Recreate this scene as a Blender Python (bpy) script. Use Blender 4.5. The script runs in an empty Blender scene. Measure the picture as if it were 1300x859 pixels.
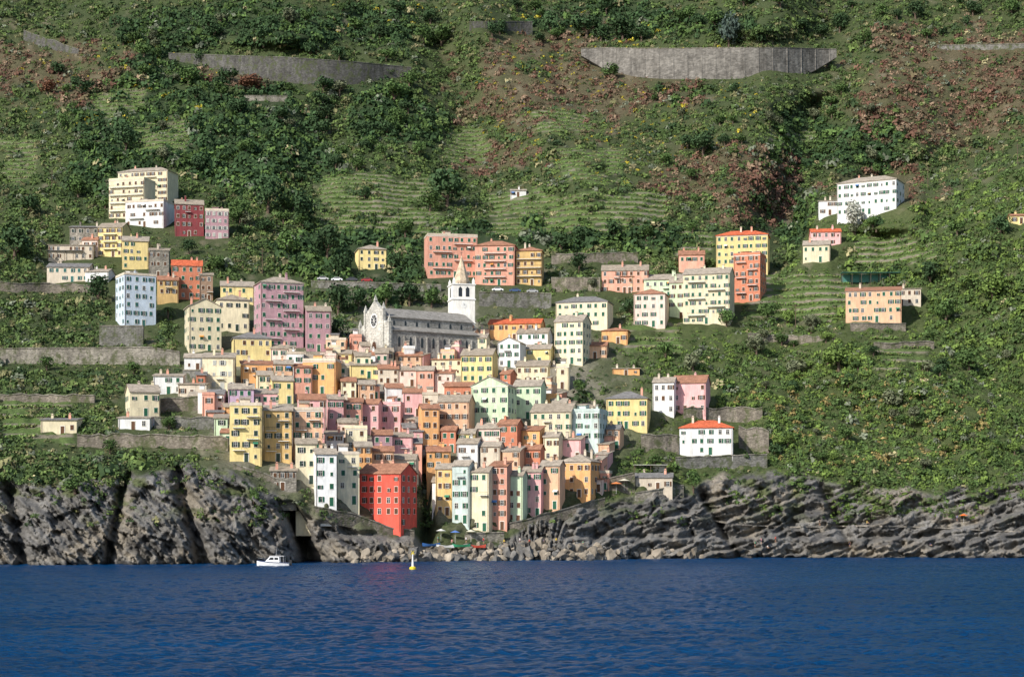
import bpy, math, random, numpy as np
from mathutils import Vector, Matrix
RN = random.Random(11)
NR = np.random.RandomState(5)
F, PH, CH = 2250.0, 660.0, 10.4      # focal length (px of the 1300 wide photo), eye level row, eye height (m)
SC = bpy.context.scene
COL = SC.collection

# ------------------------------------------------------------------ noise
_T = {}
def tb(seed):
    if seed not in _T: _T[seed] = np.random.RandomState(seed).rand(256, 256)
    return _T[seed]
def vn(x, y, seed):
    T = tb(seed)
    xi = np.floor(x).astype(int); yi = np.floor(y).astype(int)
    fx = x - xi; fy = y - yi
    u = fx*fx*(3-2*fx); v = fy*fy*(3-2*fy)
    a = T[xi & 255, yi & 255]; b = T[(xi+1) & 255, yi & 255]
    c = T[xi & 255, (yi+1) & 255]; d = T[(xi+1) & 255, (yi+1) & 255]
    return (a*(1-u)+b*u)*(1-v) + (c*(1-u)+d*u)*v
def fbm(x, y, seed, o=4):
    s = 0; a = 1.0; t = 0
    for i in range(o):
        s = s + a*(vn(x*2**i+i*17.3, y*2**i+i*9.1, seed+i)-.5)*2; t += a; a *= .5
    return s/t
def facet(x, y, seed, want='h'):          # angular blocks: every cell is a tilted plane of its own
    xi = np.floor(x).astype(int); yi = np.floor(y).astype(int)
    best = np.full(x.shape, 9e9); out = np.zeros(x.shape); T1, T2, T3, T4, T5 = [tb(seed+k) for k in range(5)]
    for i in (-1, 0, 1):
        for j in (-1, 0, 1):
            a = xi+i; b = yi+j; k = (a & 255, b & 255)
            dx = x-(a+T1[k]); dy = y-(b+T2[k]); d = dx*dx+dy*dy
            h = (T3[k]-.5)*1.3+(T4[k]-.5)*2.6*dx+(T5[k]-.5)*2.6*dy if want == 'h' else T3[k]
            m = d < best; out = np.where(m, h, out); best = np.where(m, d, best)
    return out
def ss(t):
    t = np.clip(t, 0, 1); return t*t*(3-2*t)
def saw(t, k=.16):                        # slow ramp, short step: an overlapping slab
    f = t-np.floor(t); return np.where(f < 1-k, f/(1-k), (1-f)/k)-.5

# ------------------------------------------------------------------ terrain
PXs = np.concatenate([np.arange(-760, -60, 14), np.arange(-60, 1360, 1.6), np.arange(1360, 2080, 14)]).astype(float)
PST = 1.6; PYs = np.arange(-150, 735, PST)
cols = [0, 280, 420, 520, 650, 800, 950, 1300]
rows = [-200, -100, 0, 100, 200, 300, 380, 440, 500, 560, 600, 650, 690, 720]
TB = {
 720:[404,412,428,443,450,468,486,487], 690:[408,415,434,452,460,474,491,492], 650:[417,422,442,463,470,483,498,500],
 600:[430,434,452,478,484,497,512,513], 560:[462,463,477,495,501,514,532,531], 500:[505,508,519,529,533,545,556,551],
 440:[560,561,568,575,578,585,590,571], 380:[612,615,622,628,630,632,630,590], 300:[690,695,700,705,706,706,700,612],
 200:[795,800,800,810,815,815,800,640], 100:[900,905,905,915,920,920,905,700], 0:[1000,1005,1005,1012,1020,1020,1005,790],
 -100:[1100,1105,1105,1110,1120,1120,1105,900], -200:[1200,1205,1205,1210,1220,1220,1205,1000]}
GX, GY = np.meshgrid(PXs, PYs)            # [iy, ix]
colv = np.array([[np.interp(p, cols, TB[r]) for p in PXs] for r in rows])
GD = np.array([np.interp(PYs, rows, colv[:, j]) for j in range(len(PXs))]).T.copy()
# the far hill lies well behind the crest of the right-hand slope
CRX, CRY = [955, 1005, 1035, 1100, 1160, 1220, 1300, 1500], [392, 330, 268, 250, 248, 232, 203, 150]
crest = np.interp(PXs, CRX, CRY)[None, :]
jump = np.interp(PXs, [970, 1040, 1110, 1300, 1500], [0, 70, 110, 165, 180])[None, :]
GD += jump*ss((crest-GY)/14.0)
for _ in range(3):
    p = np.pad(GD, 5, mode='edge')
    GD = sum(p[5+k:5+k+GD.shape[0], 5:-5] for k in range(-5, 6))/11
    p = np.pad(GD, 5, mode='edge')
    GD = sum(p[5:-5, 5+k:5+k+GD.shape[1]] for k in range(-5, 6))/11
WX, WY = [-700, 0, 280, 420, 520, 650, 800, 960, 1300, 2000], [720, 719, 717, 715, 713.5, 712, 710, 708.5, 708, 708]
CT = ([-700, 0, 90, 170, 250, 300, 345, 400, 470, 525, 540, 630, 650, 700, 760, 860, 975, 1100, 1200, 1300, 2000],
      [602, 604, 614, 594, 584, 596, 617, 650, 666, 676, 694, 690, 672, 652, 632, 606, 594, 610, 618, 606, 606])
ct = np.interp(PXs, *CT)[None, :] + 13*fbm(GX/26, GX*0+3, 40, 3)
CM = ss((GY-ct)/9.0)                                   # 1 on the bare cliffs
VM2 = ss(1.25-np.sqrt(((GX-520)/290)**2+((GY-520)/150)**2))
def rectm(x, y, a, b, c, d, e=22.): return ss(np.minimum.reduce([(x-a), (c-x), (y-b), (d-y)])/e)
FM = np.maximum.reduce([rectm(GX, GY, 705, 35, 1095, 135), rectm(GX, GY, 180, 45, 545, 135), rectm(GX, GY, -60, 420, 250, 490), rectm(GX, GY, 1020, 235, 1180, 300, 12),
                        rectm(GX, GY, 60, 195, 320, 400, 30)*.8, rectm(GX, GY, 500, 285, 720, 380)*.8])
far = (1-CM)*(1-VM2)*(1-FM*.85)
hill = fbm(GX/95, GY/80, 1, 4)*19*ss((430-GY)/200+.25) + fbm(GX/22, GY/16, 2, 3)*4.0
GD += hill*(1-CM)*(1-.93*VM2)*(1-FM*.94)
GD += far*24*np.sin((GX+GY*.55)/105.0+1.2)*ss((330-GY)/150)
GD -= far*40*np.exp(-((GX-(690+(GY-150)*.55))/62.0)**2)*ss((320-GY)/120)*ss((GY+60)/90)      # rounded spur, upper centre
GD += far*26*np.exp(-((GX-(590+(GY-150)*.30))/34.0)**2)*ss((300-GY)/110)                      # gully left of the spur
GD += (1-CM)*46*np.exp(-((GX-(1010-(GY-200)*.30))/42.0)**2)*ss((350-GY)/90)*(1-FM)            # shaded side valley
GD -= far*24*np.exp(-((GX-(1130+(GY-120)*.4))/55.0)**2)*ss((250-GY)/80)
GD += far*20*np.exp(-((GX-(400-(GY-200)*.35))/36.0)**2)*ss((330-GY)/110)
rgt = ss((GX-930)/80)*ss((GY-crest)/40)*ss((590-GY)/60)
GD += rgt*7*np.sin((GX*.9-GY*.8)/38.0+2*fbm(GX/90, GY/90, 8, 2))
rside = ss((GX-600)/120)
# slab direction: steep leaning slabs on the left headland, gently dipping beds on the right
wz = 7*fbm(GX/30, GY/30, 15, 5)
u1 = (GX*.72-GY*.69)*(1-rside)+(GX*.34+GY*.94)*rside + wz
v1 = (GX*.69+GY*.72)*(1-rside)+(GX*.94-GY*.34)*rside + wz*1.3
blk1 = facet(u1/38, v1/60, 500, 'c'); blk2 = facet(u1/15, v1/26, 540, 'c')
cl = fbm(GX/60, GY/70, 17, 3)*7 + facet(u1/42, v1/60, 520)*2.6 + facet(u1/15, v1/26, 530)*1.3
cl += saw(u1/24+blk1*3)*4.2 + saw(u1/9+blk2*3, .2)*1.9 + saw(v1/28+blk1*5, .12)*1.7*(.3+blk2) + facet(u1/5, v1/9, 560)*.85 + fbm(GX/4, GY/4, 570, 3)*.8
cl += 13*np.exp(-((GX-(240+(GY-650)*.28))/10.0)**2)+26*np.exp(-((GX-(380+(GY-670)*.30))/12.0)**2)+9*np.exp(-((GX-(150-(GY-650)*.2))/6.0)**2)+8*np.exp(-((GX-(18+(GY-650)*.2))/8.0)**2)
cl += 8*np.exp(-((GX-(1060+(GY-650)*.5))/7.0)**2)+8*np.exp(-((GX-(905+(GY-650)*.6))/6.0)**2)
cl += 7*ss((690-GY)/30)*ss((640-GX)/1000+1)*(1-rside)*0 - rside*4*ss((GY-680)/6)              # low wave-cut shelf on the right
GD += CM*cl*ss((GY-ct+8)/30)
GD -= 9*ss((GY-677)/9)*ss((GX-410)/25)*ss((531-GX)/7)          # rock apron below the corner house
GD += 15*np.exp(-((GX-541)/8.5)**2)*ss((GY-575)/25)*ss((700-GY)/12)   # the narrow inlet lane
GZ = CH+(PH-GY)*GD/F
GXW = (GX-650)*GD/F

def D(px, py):
    i = min(max(np.searchsorted(PXs, px)-1, 0), len(PXs)-2); j = min(max((py-PYs[0])/PST, 0), len(PYs)-2.01)
    t = (px-PXs[i])/(PXs[i+1]-PXs[i]); jj = int(j); u = j-jj
    return float((GD[jj, i]*(1-t)+GD[jj, i+1]*t)*(1-u)+(GD[jj+1, i]*(1-t)+GD[jj+1, i+1]*t)*u)
def DS(px, py):       # averaged ground distance, for long structures
    return sum(D(px+a, py+b) for a in (-14, -7, 0, 7, 14) for b in (-3, 0, 3))/15
def at(px, py, y=None):
    y = y or D(px, py)
    return Vector(((px-650)*y/F, y, CH+(PH-py)*y/F))

# ------------------------------------------------------------------ materials
def newmat(name):
    m = bpy.data.materials.new(name); m.use_nodes = True
    return m, m.node_tree.nodes, m.node_tree.links, m.node_tree.nodes['Principled BSDF']
def tex_noise(n, l, co, scale, detail=4, rough=.6):
    t = n.new('ShaderNodeTexNoise'); t.inputs['Scale'].default_value = scale
    t.inputs['Detail'].default_value = detail; t.inputs['Roughness'].default_value = rough
    if co is not None: l.new(co, t.inputs['Vector'])
    return t.outputs['Fac']
def maprange(n, l, v, a, b, c, d):
    r = n.new('ShaderNodeMapRange'); l.new(v, r.inputs[0])
    for i, q in enumerate((a, b, c, d)): r.inputs[i+1].default_value = q
    return r.outputs[0]
def mathn(n, l, op, a, b):
    m = n.new('ShaderNodeMath'); m.operation = op
    for i, v in enumerate((a, b)):
        if isinstance(v, (int, float)): m.inputs[i].default_value = v
        else: l.new(v, m.inputs[i])
    return m.outputs[0]
def scalecol(n, l, col, fac):
    m = n.new('ShaderNodeVectorMath'); m.operation = 'SCALE'
    if isinstance(col, tuple): m.inputs[0].default_value = col[:3]
    else: l.new(col, m.inputs[0])
    l.new(fac, m.inputs['Scale']); return m.outputs[0]
def mixc(n, l, fac, a, b):
    m = n.new('ShaderNodeMix'); m.data_type = 'RGBA'
    if isinstance(fac, (int, float)): m.inputs[0].default_value = fac
    else: l.new(fac, m.inputs[0])
    for i, v in ((6, a), (7, b)):
        if isinstance(v, tuple): m.inputs[i].default_value = (*v[:3], 1)
        else: l.new(v, m.inputs[i])
    return m.outputs[2]
def bump(n, l, b, h, strength, dist=.1):
    k = n.new('ShaderNodeBump'); k.inputs['Strength'].default_value = strength; k.inputs['Distance'].default_value = dist
    l.new(h, k.inputs['Height']); l.new(k.outputs[0], b.inputs['Normal'])
_M = {}
def coords(n, l, stretch=(1, 1, 1), obj=False, rot=(0, 0, 0)):
    if obj: src = n.new('ShaderNodeTexCoord').outputs['Object']
    else: src = n.new('ShaderNodeNewGeometry').outputs['Position']
    mp = n.new('ShaderNodeMapping'); mp.inputs['Scale'].default_value = stretch; mp.inputs['Rotation'].default_value = rot
    l.new(src, mp.inputs['Vector']); return mp.outputs[0]
def mat_stucco(key, c):
    if key in _M: return _M[key]
    m, n, l, b = newmat(key); b.inputs['Roughness'].default_value = .9; b.inputs['Specular IOR Level'].default_value = .15
    a = tex_noise(n, l, coords(n, l, (.5, .5, .35)), 1, 5, .65)
    s = tex_noise(n, l, coords(n, l, (2.2, 2.2, .28)), 1, 4, .6)
    oi = n.new('ShaderNodeObjectInfo').outputs['Random']
    f1 = maprange(n, l, a, .3, .7, .82, 1.12); f2 = maprange(n, l, s, .3, .7, .84, 1.08); f3 = maprange(n, l, oi, 0, 1, .86, 1.1)
    f = mathn(n, l, 'MULTIPLY', mathn(n, l, 'MULTIPLY', f1, f2), f3)
    cc = scalecol(n, l, c, f)
    st = maprange(n, l, tex_noise(n, l, coords(n, l, (.8, .8, .2)), 1, 6, .7), .48, .74, 0, .6)
    cc = mixc(n, l, st, cc, (c[0]*.5+.1, c[1]*.5+.09, c[2]*.5+.08))
    l.new(cc, b.inputs['Base Color']); bump(n, l, b, tex_noise(n, l, coords(n, l), 6, 3), .35, .05)
    _M[key] = m; return m
def mat_tile(key, c):
    if key in _M: return _M[key]
    m, n, l, b = newmat(key); b.inputs['Roughness'].default_value = .9; b.inputs['Specular IOR Level'].default_value = .1
    a = tex_noise(n, l, coords(n, l), .8, 6, .7); v = tex_noise(n, l, coords(n, l), 5, 2)
    f = mathn(n, l, 'MULTIPLY', maprange(n, l, a, .3, .7, .6, 1.35), maprange(n, l, v, .3, .7, .7, 1.3))
    l.new(scalecol(n, l, c, f), b.inputs['Base Color'])
    w = n.new('ShaderNodeTexWave'); w.inputs['Scale'].default_value = 1.3; w.inputs['Distortion'].default_value = .3
    l.new(coords(n, l, obj=True), w.inputs['Vector']); bump(n, l, b, w.outputs['Fac'], .6, .1)
    _M[key] = m; return m
def mat_stone(key, c, sc=1.4, mort=.75, obj=False):
    if key in _M: return _M[key]
    m, n, l, b = newmat(key); b.inputs['Roughness'].default_value = .95; b.inputs['Specular IOR Level'].default_value = .1
    v = n.new('ShaderNodeTexVoronoi'); v.inputs['Scale'].default_value = sc
    co = coords(n, l, (1, 1, 1.9), obj); l.new(co, v.inputs['Vector'])
    sep = n.new('ShaderNodeSeparateColor'); l.new(v.outputs['Color'], sep.inputs[0])
    f = mathn(n, l, 'MULTIPLY', maprange(n, l, sep.outputs[0], 0, 1, .74, 1.26), maprange(n, l, tex_noise(n, l, coords(n, l, (.22, .22, .12)), 1, 7, .75), .35, .65, .6, 1.3))
    f = mathn(n, l, 'MULTIPLY', f, maprange(n, l, v.outputs['Distance'], .0, .6, 1.05, mort))
    if not 'church' in key: f = mathn(n, l, 'MULTIPLY', f, maprange(n, l, tex_noise(n, l, coords(n, l, (.5, .5, .05)), 1, 4, .6), .35, .65, .82, 1.1))
    cc = scalecol(n, l, c, f)
    if 'masonry' in key: cc = mixc(n, l, maprange(n, l, tex_noise(n, l, coords(n, l, (.4, .4, .3)), 1, 6, .75), .50, .60, 0, .8), cc, (.075, .09, .035))
    l.new(cc, b.inputs['Base Color']); bump(n, l, b, v.outputs['Distance'], .7, -.12)
    _M[key] = m; return m
def mat_plain(key, c, rough=.7, metal=0, spec=.3):
    if key in _M: return _M[key]
    m, n, l, b = newmat(key); b.inputs['Roughness'].default_value = rough; b.inputs['Metallic'].default_value = metal
    b.inputs['Specular IOR Level'].default_value = spec
    f = maprange(n, l, tex_noise(n, l, coords(n, l), 2.5, 4), .3, .7, .85, 1.12)
    l.new(scalecol(n, l, c, f), b.inputs['Base Color']); _M[key] = m; return m
def mat_col(key, spec=.15, ns=1.3, lo=.7, hi=1.3, bs=0):
    if key in _M: return _M[key]
    m, n, l, b = newmat(key); b.inputs['Roughness'].default_value = .85; b.inputs['Specular IOR Level'].default_value = spec
    at_ = n.new('ShaderNodeAttribute'); at_.attribute_name = 'Col'
    f = maprange(n, l, tex_noise(n, l, coords(n, l), ns, 6, .75), .3, .7, lo, hi)
    cc = scalecol(n, l, at_.outputs['Color'], f)
    l.new(cc, b.inputs['Base Color'])
    if bs:
        h = mathn(n, l, 'ADD', tex_noise(n, l, coords(n, l, (.35, .35, .9), rot=(.3, .35, 0)), 1, 9, .8), mathn(n, l, 'MULTIPLY', tex_noise(n, l, coords(n, l), 2.2, 5, .7), .35))
        bump(n, l, b, h, bs, 1.1)
    _M[key] = m; return m
def mat_leaf(key, c):
    if key in _M: return _M[key]
    m, n, l, b = newmat(key); b.inputs['Roughness'].default_value = .75; b.inputs['Specular IOR Level'].default_value = .15
    oi = n.new('ShaderNodeObjectInfo').outputs['Random']
    f = mathn(n, l, 'MULTIPLY', maprange(n, l, tex_noise(n, l, coords(n, l), .9, 4), .3, .7, .6, 1.5), maprange(n, l, oi, 0, 1, .75, 1.3))
    l.new(scalecol(n, l, c, f), b.inputs['Base Color']); _M[key] = m; return m

WALLC = dict(cream=(.83, .73, .50), yellow=(.84, .67, .30), peach=(.83, .51, .32), orange=(.81, .43, .18), salmon=(.78, .39, .28), pink=(.82, .45, .43),
  red=(.84, .125, .085), maroon=(.26, .06, .065), white=(.84, .83, .80), green=(.62, .74, .50), mauve=(.50, .30, .33), brick=(.64, .24, .14),
  stone=(.33, .30, .25), lilac=(.64, .46, .60), ochre=(.74, .50, .21), beige=(.69, .59, .46), teal=(.56, .65, .60), blush=(.84, .64, .54), brown=(.30, .20, .14), ice=(.66, .75, .84))
ROOFC = dict(terra=(.38, .19, .12), faded=(.36, .30, .23), slate=(.22, .21, .20), redt=(.62, .15, .07), tan=(.40, .34, .27))
SHUTC = dict(g=(.02, .11, .06), d=(.03, .055, .04), b=(.12, .055, .025), w=(.5, .5, .45), t=(.05, .16, .14))
def wm(c): return mat_stone('wall_stone', WALLC['stone'], 1.8) if c == 'stone' else mat_stucco('stucco_'+c, WALLC[c])
def rm(c): return mat_tile('tile_'+c, ROOFC[c])

# ------------------------------------------------------------------ mesh helpers
def mesh(name, V, Fc, mats, fm=None, smooth=False):
    me = bpy.data.meshes.new(name); me.from_pydata([tuple(v) for v in V], [], Fc)
    for m in mats: me.materials.append(m)
    if fm: me.polygons.foreach_set('material_index', fm)
    if smooth: me.polygons.foreach_set('use_smooth', [True]*len(me.polygons))
    return me
def put(name, me, parent=None, loc=(0, 0, 0), rz=0, scale=None):
    o = bpy.data.objects.new(name, me); COL.objects.link(o); o.parent = parent; o.location = loc
    if rz: o.rotation_euler = (0, 0, rz)
    if scale: o.scale = scale
    return o
def tag(o, label=None, cat=None, group=None, kind=None):
    if label: o['label'] = label
    if cat: o['category'] = cat
    if group: o['group'] = group
    if kind: o['kind'] = kind
    return o
def root(name, loc, rz, label, cat, group=None):
    return tag(put(name, None, None, loc, rz), label, cat, group)
class MB:
    def __init__(s): s.v = []; s.f = []; s.m = []
    def box(s, x0, x1, y0, y1, z0, z1, mi=0):
        b = len(s.v); s.v += [(x, y, z) for z in (z0, z1) for x, y in ((x0, y0), (x1, y0), (x1, y1), (x0, y1))]
        for q in ((0, 3, 2, 1), (4, 5, 6, 7), (0, 1, 5, 4), (1, 2, 6, 5), (2, 3, 7, 6), (3, 0, 4, 7)):
            s.f.append([b+i for i in q]); s.m.append(mi)
        return s
    def ext(s, prof, x0, x1, axis='x', mi=0):      # prof polygon in (y,z) or (x,z)
        b = len(s.v); n = len(prof)
        for t in (x0, x1): s.v += [((t, p, z) if axis == 'x' else (p, t, z)) for p, z in prof]
        s.f.append([b+i for i in range(n)]); s.f.append([b+n+i for i in reversed(range(n))]); s.m += [mi, mi]
        for i in range(n):
            j = (i+1) % n; s.f.append([b+i, b+j, b+n+j, b+n+i]); s.m.append(mi)
        return s
    def poly(s, vs, fs, mi=0):
        b = len(s.v); s.v += list(vs); s.f += [[b+i for i in f] for f in fs]; s.m += [mi]*len(fs); return s
    def tube(s, pts, rad, n=6, mi=0, cap=True):
        b = len(s.v); m = len(pts)
        for k, (p, r) in enumerate(zip(pts, rad)):
            p = Vector(p); d = Vector(pts[min(k+1, m-1)])-Vector(pts[max(k-1, 0)])
            d = d.normalized() if d.length > 1e-6 else Vector((0, 0, 1))
            u = d.orthogonal().normalized(); w = d.cross(u)
            for i in range(n):
                a = 2*math.pi*i/n; s.v.append(tuple(p+(u*math.cos(a)+w*math.sin(a))*r))
        for k in range(m-1):
            for i in range(n):
                j = (i+1) % n; s.f.append([b+k*n+i, b+k*n+j, b+(k+1)*n+j, b+(k+1)*n+i]); s.m.append(mi)
        if cap:
            s.f.append([b+i for i in range(n)]); s.f.append([b+(m-1)*n+i for i in range(n)]); s.m += [mi, mi]
        return s
    def me(s, name, mats, smooth=False): return mesh(name, s.v, s.f, mats, s.m, smooth)

def npmesh(name, V, Q, C, mats, smooth=False):
    me = bpy.data.meshes.new(name); k = Q.shape[1]
    me.vertices.add(len(V)); me.vertices.foreach_set('co', V.astype(np.float32).ravel())
    me.loops.add(Q.size); me.loops.foreach_set('vertex_index', Q.astype(np.int32).ravel())
    me.polygons.add(len(Q)); me.polygons.foreach_set('loop_start', np.arange(0, Q.size, k, dtype=np.int32))
    me.polygons.foreach_set('loop_total', np.full(len(Q), k, dtype=np.int32))
    if smooth: me.polygons.foreach_set('use_smooth', np.ones(len(Q), dtype=bool))
    me.update(calc_edges=True)
    if C is not None:
        ca = me.color_attributes.new('Col', 'FLOAT_COLOR', 'POINT')
        ca.data.foreach_set('color', np.concatenate([C, np.ones((len(C), 1))], 1).astype(np.float32).ravel())
    for m in mats: me.materials.append(m)
    return me

# ------------------------------------------------------------------ land cover (laid out over the hillside)
def ell(x, y, cx, cy, rx, ry): return np.clip(1.4-np.sqrt(((x-cx)/rx)**2+((y-cy)/ry)**2)*1.15, 0, 1)
def cover(x, y):
    n1 = fbm(x/60, y/38, 61, 4); n2 = fbm(x/20, y/14, 71, 3)
    brown = np.maximum.reduce([ell(x, y, 715, 110, 180, 80), ell(x, y, 1230, 110, 170, 95), ell(x, y, 60, 85, 130, 60)*.8, ell(x, y, 930, 235, 130, 60)*.85,
                               ell(x, y, 310, 100, 60, 24), ell(x, y, 1130, 240, 90, 40)*.7, ell(x, y, 640, 195, 80, 35)*.7])
    brown = np.clip(brown+.9*n1+.8*n2, 0, 1)*np.clip(brown*2.2, 0, 1)
    wood = np.maximum.reduce([ell(x, y, 260, 170, 210, 120), ell(x, y, 350, 30, 300, 40), ell(x, y, 810, 30, 160, 28), ell(x, y, 860, 110, 60, 40)*.7,
                              ell(x, y, 700, 300, 260, 22), ell(x, y, 480, 340, 130, 60), ell(x, y, 1100, 200, 120, 70)*.6, ell(x, y, 480, 150, 130, 60)*.7, ell(x, y, 1000, 230, 50, 110)*.8])
    wood = np.clip(wood+.8*n1, 0, 1)
    right = ss((x-930)/90)*ss((y-(np.interp(x, CRX, CRY)))/14)
    right = np.maximum(right, ss((x-760)/60)*ss((y-400)/30))
    return brown, wood, right, n1, n2
TERR = [(400, 222, 560, 300), (563, 160, 628, 212), (617, 242, 850, 298), (672, 136, 752, 166), (710, 188, 798, 236), (110, 110, 185, 148), (165, 155, 245, 200), (0, 175, 50, 230),
        (950, 345, 1085, 408), (1110, 425, 1185, 470), (0, 500, 90, 560), (790, 400, 870, 450), (1080, 300, 1190, 340), (965, 158, 1036, 184), (860, 290, 910, 325)]
def interr(x, y):
    r = np.zeros_like(x, dtype=float)
    for a, b, c, d in TERR:
        e = np.minimum.reduce([(x-a), (c-x), (y-b)*1.2, (d-y)*1.2])
        r = np.maximum(r, ss((e+14*fbm(x/22, y/12, 91, 3))/6))
    return r*ss((fbm(x/26, y/9, 95, 3)+.42)*5)
def mx(a, b, t): return a*(1-t[..., None])+b*t[..., None]
A = lambda *c: np.array(c, float)
br, wd, rt, n1, n2 = cover(GX, GY)
TR = interr(GX, GY)
g = np.ones(GX.shape+(3,))*A(.070, .088, .036)
g = mx(g, A(.040, .060, .026), wd); g = mx(g, A(.13, .10, .062), br*.75); g = mx(g, A(.085, .108, .040), rt*.8)
g = mx(g, A(.22, .19, .13), ss(n2*2-.62)*.6)
z3 = (GZ/3.2+.10*n2) % 1
g = mx(g, mx(np.ones_like(g)*A(.11, .16, .05), A(.25, .22, .16), (z3 < .38)*1.0), TR*.95)
g = mx(g, A(.34, .30, .24), np.clip(VM2*1.3, 0, 1)*(.7+.3*np.sign(n2)))
rk = np.ones_like(g)*A(.205, .195, .180)
q1 = fbm(GX/40, GY/26, 101, 4); q2 = fbm(u1/5, v1/22, 111, 3); q3 = facet(u1/11, v1/22, 600, 'c')
rk = rk*(.72+.56*q3[..., None])
rk = mx(rk, A(.34, .29, .22), ss(q1*2.6-.15)*.65); rk = mx(rk, A(.085, .083, .082), ss(q2*2.8-.3)*.75)
rk = mx(rk, A(.115, .135, .058), ss(fbm(GX/22, GY/12, 131, 4)*3-.1)*ss((672-GY)/40)*.9)
zz = np.clip(GZ, 0, 9)+.5*n2
rk = mx(rk, A(.075, .068, .06), ss((.8-zz)/.7)); rk = mx(rk, A(.36, .32, .26), ss((zz-.9)/.5)*ss((3.0-zz)/1.5)*.4)
g = mx(g, rk, CM)
ny, nx = GX.shape
idx = np.arange(ny*nx).reshape(ny, nx)
Q = np.stack([idx[:-1, :-1], idx[:-1, 1:], idx[1:, 1:], idx[1:, :-1]], -1).reshape(-1, 4)[:, ::-1]
V = np.stack([GXW, GD, GZ], -1).reshape(-1, 3)
tm = mat_col('hillside_ground', .1, 1.0, .6, 1.4, .8)
tag(put('hillside', npmesh('hillside', V, Q, g.reshape(-1, 3), [tm])), 'steep coastal hillside and grey sea cliffs', 'hillside', kind='structure')

# ------------------------------------------------------------------ sea
xs = np.concatenate([-np.geomspace(4000, 165, 24), np.arange(-160, 160.1, .5), np.geomspace(165, 4000, 24)])
ys = np.concatenate([-np.geomspace(3000, 20, 12), np.arange(0, 100, 6), 100+np.cumsum(np.linspace(.25, 1.15, 600)), np.geomspace(530, 4000, 14)])
SX, SY = np.meshgrid(xs, ys)
fade = ss((SY-90)/12)*ss((160-np.abs(SX))/12)*ss((515-SY)/20)
def chop(x, y, sd): return 1-np.abs(fbm(x, y, sd, 2))*2
sz = fade*(fbm(SX/9+SY/26, SY/5-SX/20, 201, 3)*.20+chop(SX/2.0+SY/8, SY/2.1-SX/8, 211)*.17+chop(SX/1.05-SY/4, SY/1.1, 221)*.12)
idx = np.arange(SX.size).reshape(SX.shape)
Q = np.stack([idx[:-1, :-1], idx[:-1, 1:], idx[1:, 1:], idx[1:, :-1]], -1).reshape(-1, 4)
m, n, l, b = newmat('sea_water')
b.inputs['Roughness'].default_value = .2; b.inputs['IOR'].default_value = 1.33; b.inputs['Specular IOR Level'].default_value = .11
big = tex_noise(n, l, coords(n, l, (.012, .045, 1)), 1, 5, .6)
l.new(mixc(n, l, maprange(n, l, big, .35, .65, 0, 1), (.0003, .033, .100), (.0006, .045, .132)), b.inputs['Base Color'])
h1 = mathn(n, l, 'ADD', tex_noise(n, l, coords(n, l, (1.6, 2.0, 1)), 1, 4, .65), mathn(n, l, 'MULTIPLY', tex_noise(n, l, coords(n, l, (.4, .6, 1)), 1, 3, .6), .8))
bump(n, l, b, h1, .8, .45)
tag(put('sea', npmesh('sea', np.stack([SX, SY, sz], -1).reshape(-1, 3), Q, None, [m], True)), 'deep blue rippled sea', 'sea', kind='structure')

# ------------------------------------------------------------------ window / shutter / door meshes
glass = mat_plain('window_glass', (.018, .022, .028), .15, 0, .5)
trimm = mat_plain('window_surround', (.76, .71, .62), .8)
whitep = mat_plain('white_paint', (.8, .79, .75), .6)
iron = mat_plain('dark_iron', (.03, .03, .032), .5)
def win_mesh():
    m = MB()
    m.poly([(-.5, -.02, 0), (.5, -.02, 0), (.5, -.02, 1.5), (-.5, -.02, 1.5)], [(0, 1, 2, 3)], 0)
    m.box(-.60, -.5, -.06, 0, -.02, 1.5, 1).box(.5, .60, -.06, 0, -.02, 1.5, 1).box(-.60, .60, -.07, 0, 1.5, 1.61, 1).box(-.66, .66, -.13, 0, -.11, -.02, 1)
    m.box(-.03, .03, -.045, -.02, 0, 1.5, 2).box(-.5, -.03, -.04, -.02, .95, 1.0, 2).box(.03, .5, -.04, -.02, .95, 1.0, 2)
    return m.me('window', [glass, trimm, whitep])
def shut_mesh(c, w):
    m = MB(); m.box(-w/2, w/2, -.04, 0, .0, 1.5)
    for k in range(11): m.box(-w/2+.06, w/2-.06, -.06, -.04, .08+k*.125, .15+k*.125)
    return m.me('shutter', [mat_plain('shutter_'+c, SHUTC[c], .6)])
def door_mesh(c):
    m = MB(); m.box(-.5, .5, -.05, 0, 0, 2.15, 0).box(-.42, -.05, -.07, -.05, .2, 1.9, 0).box(.05, .42, -.07, -.05, .2, 1.9, 0)
    m.box(-.64, -.5, -.09, 0, 0, 2.15, 1).box(.5, .64, -.09, 0, 0, 2.15, 1).box(-.64, .64, -.1, 0, 2.15, 2.32, 1)
    return m.me('door', [mat_plain('door_'+c, SHUTC[c], .6), trimm])
def awn_mesh(nm, c):
    m = MB(); m.ext([(-.07, 1.55), (-1.0, 1.0), (-1.0, .85), (-.07, 1.45)], -.75, .75, 'x'); return m.me('awning', [mat_plain('awning_'+nm, c, .9)])
WIN = win_mesh(); SH = {c: shut_mesh(c, .52) for c in SHUTC}; DR = {c: door_mesh(c) for c in SHUTC}
AW = [awn_mesh('green', (.05, .22, .12)), awn_mesh('orange', (.7, .3, .06)), awn_mesh('white', (.75, .73, .66)), awn_mesh('blue', (.08, .2, .45))]

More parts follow.
